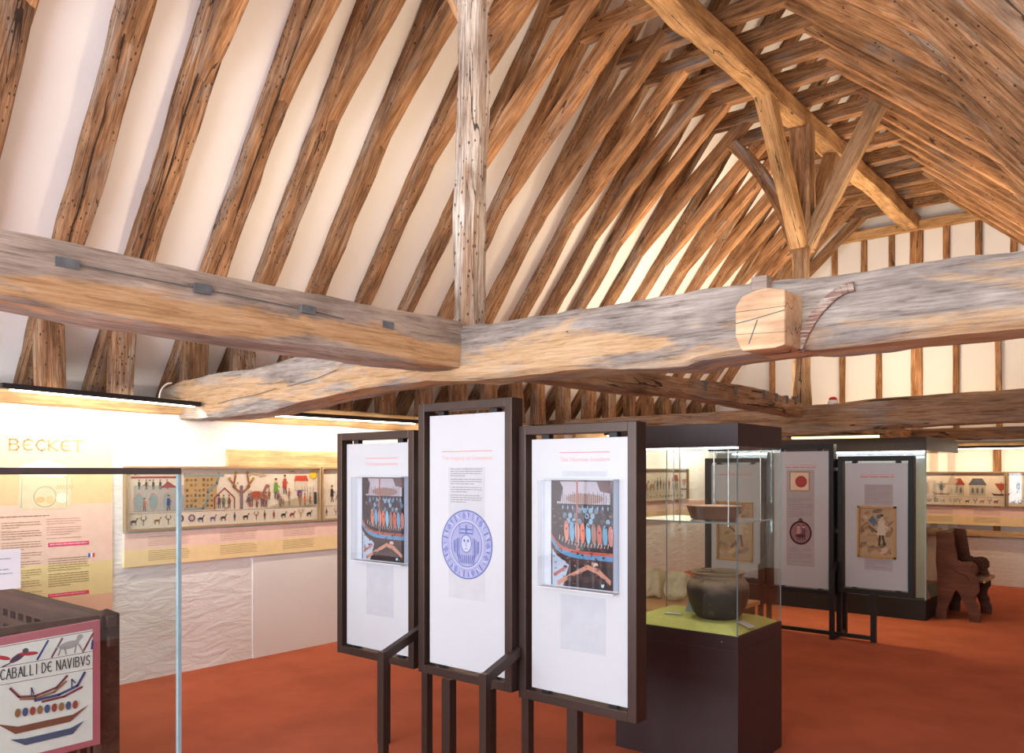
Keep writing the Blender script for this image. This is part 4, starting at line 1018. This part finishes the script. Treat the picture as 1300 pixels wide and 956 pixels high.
rules(t, -3.78, -3.42, 1.58, yf, None, .022)
t, yf = panel(-2.895, 7.90, .40, 1.86, .66, 'tall rear panel with a red seal and a medallion, right of the showcase', G2, 0, 5, True)
rules(t, -3.04, -2.74, 1.655, yf, None, .022)
a = Art((0, yf, 0), (1, 0, 0), (0, -1, 0)); a.rect(-3.03, -2.755, .66, 1.61, (178, 172, 174)); a.text_lines(-3.01, -2.775, 1.33, 1.13, .016, .006, (160, 146, 156), rnd); a.text_lines(-3.01, -2.775, .84, .70, .016, .006, (160, 146, 156), rnd)
a.rect(-3.00, -2.80, 1.40, 1.595, (170, 130, 105)); a.rect(-2.99, -2.81, 1.41, 1.585, (226, 208, 180)); a.ell(-2.885, 1.495, .058, .058, (176, 70, 66), 28); a.ring(-2.885, 1.495, .045, .045, .006, (150, 54, 54), 24)
a.build('seal_picture', t)
a = Art((-2.89, yf - .001, .98), (1, 0, 0), (0, -1, 0)); a.ell(0, .125, .024, .03, (120, 70, 66)); a.ell(0, .01, .110, .118, (62, 36, 40), 36); a.ell(0, .01, .094, .10, (150, 110, 116), 36)
person(a, -.02, -.06, .15, (196, 150, 140)); person(a, .03, -.06, .15, (110, 80, 100)); a.ell(0, -.02, .05, .02, (88, 56, 60)); a.build('medallion_picture', t)
t, yf = panel(-2.205, 7.94, .44, 1.74, .672, 'rightmost rear panel with a gilt framed picture, in front of the dark case', G2, 0, 6, True)
rules(t, -2.34, -2.03, 1.565, yf, None, .022)
a = Art((0, yf, 0), (1, 0, 0), (0, -1, 0)); a.rect(-2.30, -2.05, 1.28, 1.475, (180, 174, 177)); a.text_lines(-2.285, -2.065, 1.46, 1.30, .018, .006, (170, 154, 166), rnd); a.build('printed_text', t); a = Art((0, yf, 0), (1, 0, 0), (0, -1, 0)); a.rect(-2.30, -2.05, .67, .785, (180, 174, 177)); a.text_lines(-2.28, -2.07, .765, .70, .018, .006, (160, 146, 158), rnd); a.build('printed_text', t)
framed(t, -2.362, -2.022, .785, 1.272, yf, 6)
st = thing('panel_stand', 'dark post stand and foot bars under the rear trio of panels', 'stand', (-2.9, 8.0, 0), 'stands of the hanging panels')
for x in (-3.25, -2.55):
    MB().box(x - .022, x + .022, 8.0, 8.045, 0, 1.72).build('post', M['black'], st, bevel=.002)
    MB().bar((x, 8.0, .74), (x, 7.82, .64), .04, .045).build('arm', M['black'], st)
    MB().box(x - .021, x + .021, 7.79, 7.83, 0, .66).build('leg', M['black'], st)
    MB().box(x - .02, x + .02, 7.83, 8.2, 0, .035).build('foot_bar', M['black'], st)
    for z in (1.0, 1.60): MB().box(x - .035, x + .035, 7.985, 8.0, z, z + .035).build('hinge_bolt', M['steel'], st)
MB().box(-2.23, -2.185, 7.90, 7.945, 0, .45).build('leg', M['black'], st); MB().box(-3.65, -3.60, 7.92, 7.965, 0, .45).build('leg', M['black'], st)
MB().box(-3.65, -2.19, 7.905, 7.94, .02, .055).build('base_bar', M['black'], st)
MB().box(-2.57, -2.53, 8.17, 8.21, 0, .42).build('leg', M['black'], st)

# ================================================================== glass showcase with pot
def showcase(x0, x1, y0, y1, zb, zt, hd, label, name='showcase', line=True):
    t = thing(name, label, 'showcase', ((x0 + x1) / 2, (y0 + y1) / 2, 0))
    MB().box(x0, x1, y0, y1, 0, zb - .078).build('pedestal', M['case'], t, bevel=.003)
    MB().box(x0, x1, y0, y1, zb - .075, zb).build('collar', M['case'], t, bevel=.002)
    if line: MB().box(x0 + .003, x1 - .003, y0 + .003, y1 - .003, zb - .0785, zb - .0745).build('joint_line', M['bar'], t)
    MB().box(x0, x1, y0, y1, zt - hd, zt).build('header', M['case'], t, bevel=.002)
    g_ = MB(); e = .008; q = .003
    g_.box(x0 + q, x1 - q, y0 + q, y0 + q + e, zb, zt - hd); g_.box(x0 + q, x1 - q, y1 - q - e, y1 - q, zb, zt - hd)
    g_.box(x0 + q, x0 + q + e, y0 + q + e, y1 - q - e, zb, zt - hd); g_.box(x1 - q - e, x1 - q, y0 + q + e, y1 - q - e, zb, zt - hd)
    g_.build('glass_hood', M['glass'], t)
    eg = MB(); s = .005
    for x in (x0 + q, x1 - q - s):
        for y in (y0 + q, y1 - q - s): eg.box(x, x + s, y, y + s, zb, zt - hd)
    eg.build('glass_edge', M['edge'], t, 'thin green glass corner edges')
    return t
cx0, cx1, cy0, cy1, czb, czt = -2.53, -1.78, 3.98, 4.58, .73, 1.853
sc = showcase(cx0, cx1, cy0, cy1, czb, czt, .122, 'tall glass showcase on a plum-brown pedestal, holding a black pot')
MB().box(cx0 + .08, cx1 - .08, cy0 + .16, cy0 + .185, czt - .130, czt - .122).build('lamp', M['tube_c'], sc, 'lit white strip')
for x, z in ((cx0 + .05, czb - .035), (cx1 - .09, czb - .035)): MB().lathe((x, cy0 - .001, z), [(0, 0), (.005, 0), (.005, .004), (0, .004)], 12).build('lock', M['steel'], sc)
longlight('case_lamp', (cx0 + .1, cy0 + .25, czt - .135), (cx1 - .1, cy0 + .25, czt - .135), 3.0, (1, .93, .75), w=.1)
mb = MB(); za = czb; zt_ = czb + .037
ox = [(cx0 + .015, cy0 + .015), (cx1 - .015, cy0 + .015), (cx1 - .015, cy1 - .015), (cx0 + .015, cy1 - .015)]; ix = [(cx0 + .10, cy0 + .10), (cx1 - .10, cy0 + .10), (cx1 - .10, cy1 - .10), (cx0 + .10, cy1 - .10)]
mb.add([(x, y, za + .001) for x, y in ox] + [(x, y, zt_) for x, y in ix], [(3, 2, 1, 0), (4, 5, 6, 7), (0, 1, 5, 4), (1, 2, 6, 5), (2, 3, 7, 6), (3, 0, 4, 7)], None)
mb.build('display_base', M['lime'], sc, 'lime green sloping-edged base')
px, py, pz = -2.03, 4.27, zt_
pot = MB().lathe((px, py, pz), [(0, .0), (.095, .0), (.115, .006), (.140, .035), (.160, .08), (.172, .13), (.175, .17), (.168, .20), (.150, .222), (.136, .232), (.134, .242), (.150, .256), (.153, .262), (.146, .264), (.128, .25), (.124, .235), (.14, .21), (.155, .16), (.14, .06), (.10, .02), (0, .018)], 56)
pot.build('cooking_pot', M['pot'], None, 'round black earthenware pot with brown rim inside the showcase', smooth=True, cat='pot')
def card(org, w, d, tilt, rz, label):
    mb = MB().box(-w / 2, w / 2, -d / 2, d / 2, 0, .003); o = mb.build('label_card', M['sheet'], None, label, cat='label card', group='label cards in the showcase')
    o.location = org; o.rotation_euler = (tilt, 0, rz); return o
card((-1.832, 4.21, zt_ - .010), .075, .07, 0, 0, 'small white label card on the lime base, right of the pot').rotation_euler = (0, math.radians(20), 0)
card((-2.27, 4.19, zt_ + .004), .09, .05, 0, .1, 'small white label card on the lime base, left of the pot')
tc = thing('tent_card', 'small folded grey-blue tent card left of the black pot', 'label card', (-2.235, 4.35, zt_ + .001), 'label cards in the showcase')
MB().prism([(-.035, 0), (.035, 0), (.0, .085)], lambda u, v, k: (-2.235 + u, 4.33 + k, zt_ + .001 + v), 0, .05).build('card', ink(170, 184, 210), tc)
sh = thing('glass_shelf', 'clear glass shelf on thin rods inside the showcase', 'shelf', (-2.155, 4.28, 1.315))
MB().box(cx0 + .06, cx1 - .05, cy0 + .06, cy1 - .05, 1.315, 1.323).build('pane', M['glass'], sh)
eg = MB(); eg.box(cx0 + .06, cx1 - .05, cy0 + .057, cy0 + .06, 1.315, 1.323); eg.box(cx1 - .05, cx1 - .047, cy0 + .06, cy1 - .05, 1.315, 1.323); eg.build('pane_edge', M['edge'], sh)
for x in (cx0 + .10, -2.16, cx1 - .09):
    for y in (cy0 + .08, cy1 - .09): MB().tube([(x, y, 1.30), (x, y, czt - .124)], .0035, 8, M['steel']).build('rod', None, sh)
mb = MB().lathe((-2.06, 4.28, 1.3235), [(0, 0), (.12, 0), (.135, .004), (.158, .07), (.165, .078), (.158, .08), (.150, .074), (.128, .012), (0, .010)], 44, sx=1.0, sy=.75)
mb.build('shallow_dish', M['dish'], None, 'shallow brown oval dish on the glass shelf of the showcase', smooth=True, cat='dish')

# low display bench with carved stones behind
bx_ = thing('stone_bench', 'low display bench with an orange top behind the showcase', 'bench', (-3.5, 6.1, 0))
MB().box(-4.18, -2.78, 5.66, 6.56, .0, .465).build('plinth', M['case'], bx_); MB().box(-4.2, -2.75, 5.62, 6.6, .465, .50).build('top', M['shelfwood'], bx_, bevel=.004)
def stone(loc, s, seed, label, carve):
    import bmesh
    bm = bmesh.new(); bmesh.ops.create_icosphere(bm, subdivisions=4, radius=1)
    for v in bm.verts:
        c = v.co.copy(); m = max(abs(c.x), abs(c.y), abs(c.z)); c = c.lerp(c / m * .9, .7)
        c *= 1 + .34 * noise.noise(c * 1.5 + V((seed, 0, 0))) + .12 * noise.noise(c * 4 + V((seed, 0, 0)))
        if carve: c.y += .06 * math.sin((c.z + abs(c.x) * 1.1) * 16) * (c.y < 0)
        v.co = V((c.x * s[0], c.y * s[1], c.z * s[2]))
    mz = min(v.co.z for v in bm.verts)
    for v in bm.verts: v.co.z -= mz
    me = bpy.data.meshes.new('carved_stone'); bm.to_mesh(me); bm.free(); me.materials.append(M['stonec'])
    for p in me.polygons: p.use_smooth = True
    o = bpy.data.objects.new('carved_stone', me); C.objects.link(o); o.location = loc
    return setp(o, label, 'stone', 'carved stones behind the showcase')
stone((-3.53, 6.16, .50), (.105, .09, .125), 1.0, 'rough limestone block, left one on the orange bench', False)
stone((-3.27, 6.12, .50), (.10, .09, .115), 5.0, 'limestone block carved with zigzags, right one on the orange bench', True)

# ================================================================== big dark display case at the back
t = thing('display_case', 'large dark walk-up display case in front of the end wall', 'showcase', (-3.3, 10.2, 0))
X0, X1, Y0, Y1 = -4.6, -2.09, 9.40, 11.0
MB().box(X0, X1, Y0, Y1, 0, .22).build('plinth', M['black'], t, bevel=.004)
MB().box(X0, X1, Y0, Y1, 1.82, 1.965).build('header', M['case'], t, bevel=.004)
MB().box(X0 + .05, X1 - .03, Y0 + .12, Y0 + .15, .225, 1.815).build('back_board', M['grey_board'], t)
gm = MB(); gm.box(X0, X1, Y0, Y0 + .01, .22, 1.82); gm.box(X1 - .01, X1, Y0 + .01, Y1, .22, 1.82); gm.build('glazing', M['glass'], t)
MB().box(X0 + .3, X1 - .03, Y0 + .05, Y0 + .07, 1.80, 1.815).build('lamp', M['tube_c'], t)
MB().box(X1 - .012, X1, Y0 - .002, Y0 + .012, .22, 1.82).build('glass_edge', ink(150, 175, 200), t)
MB().lathe((-1.99, 9.44, 0), [(0, 0), (.02, 0)], 8)
bs = MB().lathe((-2.20, 9.20, .0), [(0, 0), (.06, 0), (.075, .02), (.078, .03)], 12)

# ================================================================== carved chair
t = thing('carved_chair', 'dark carved oak armchair with solid sides beside the end wall', 'chair', (-1.84, 10.0, 0))
Z = lambda x, y: ((x - 105) / 370 * .42, max(0, (870 - y) / 756))
out = [(105, 165), (120, 155), (245, 158), (258, 175), (266, 250), (292, 385), (330, 398), (395, 388), (435, 400), (458, 430), (460, 470), (440, 492), (455, 520), (470, 560), (472, 630), (448, 660), (440, 700), (462, 740), (460, 770), (480, 800), (480, 870),
       (385, 870), (382, 800), (360, 745), (330, 700), (305, 650), (280, 628), (262, 655), (245, 700), (215, 760), (202, 800), (202, 870), (105, 870), (105, 800), (118, 760), (118, 500), (106, 400), (112, 250)]
prof_ = [Z(*p) for p in out]
for k_, y in enumerate((9.66, 10.32)):
    mb = MB(); mb.prism(prof_, lambda u, v, q: (-2.055 + u, q, v), y, y + .045)
    s_ = mb.build('side_board', M['darkwood'], t, bevel=.006)
    rg = MB(); g0 = y - .008
    cv = [Z(*p) for p in [(190, 385), (225, 425), (270, 470), (320, 485), (360, 490), (378, 520), (390, 550)]]
    rg.tube([(-2.055 + u, y - .002, v) for u, v in cv], .008, 8)
    rg.tube([(-2.055 + u, y - .002, v) for u, v in [Z(430 + 22 * math.cos(q), 440 + 30 * math.sin(q)) for q in [i / 10 * 2 * PI for i in range(11)]]], .006, 8)
    rg.build('carved_scroll', M['darkwood'], s_)
MB().box(-2.03, -1.60, 9.705, 10.32, .415, .445).build('seat', M['darkwood'], t, bevel=.006)
MB().box(-1.605, -1.595, 9.70, 10.325, .415, .447).build('seat_edge', M['pine'], t, 'pale worn front edge')
MB().prism([(-2.035, .445), (-2.0, .445), (-1.985, .92), (-2.01, .95), (-2.03, .92)], lambda u, v, q: (u, q, v), 9.705, 10.32).build('back_panel', M['darkwood'], t, bevel=.004)
MB().box(-1.97, -1.93, 9.705, 10.32, .30, .35).build('stretcher', M['darkwood'], t)

# ================================================================== camera, world, colour management
cam = bpy.data.cameras.new('camera'); co = bpy.data.objects.new('camera', cam); C.objects.link(co)
co.location = (0, 0, 1.6); co.rotation_euler = (PI / 2, 0, math.radians(39.8))
cam.sensor_width = 36; cam.lens = 1020 / 1300 * 36; cam.shift_y = 120 / 1300; cam.clip_start = .05
scene.camera = co
w = bpy.data.worlds.new('world'); scene.world = w; w.use_nodes = True
w.node_tree.nodes['Background'].inputs[0].default_value = (.75, .85, 1, 1); w.node_tree.nodes['Background'].inputs[1].default_value = 1.0
vs_ = scene.view_settings
vs_.view_transform = 'Standard'; vs_.look = 'None'; vs_.gamma = 1; vs_.exposure = 0.62; vs_.use_curve_mapping = False
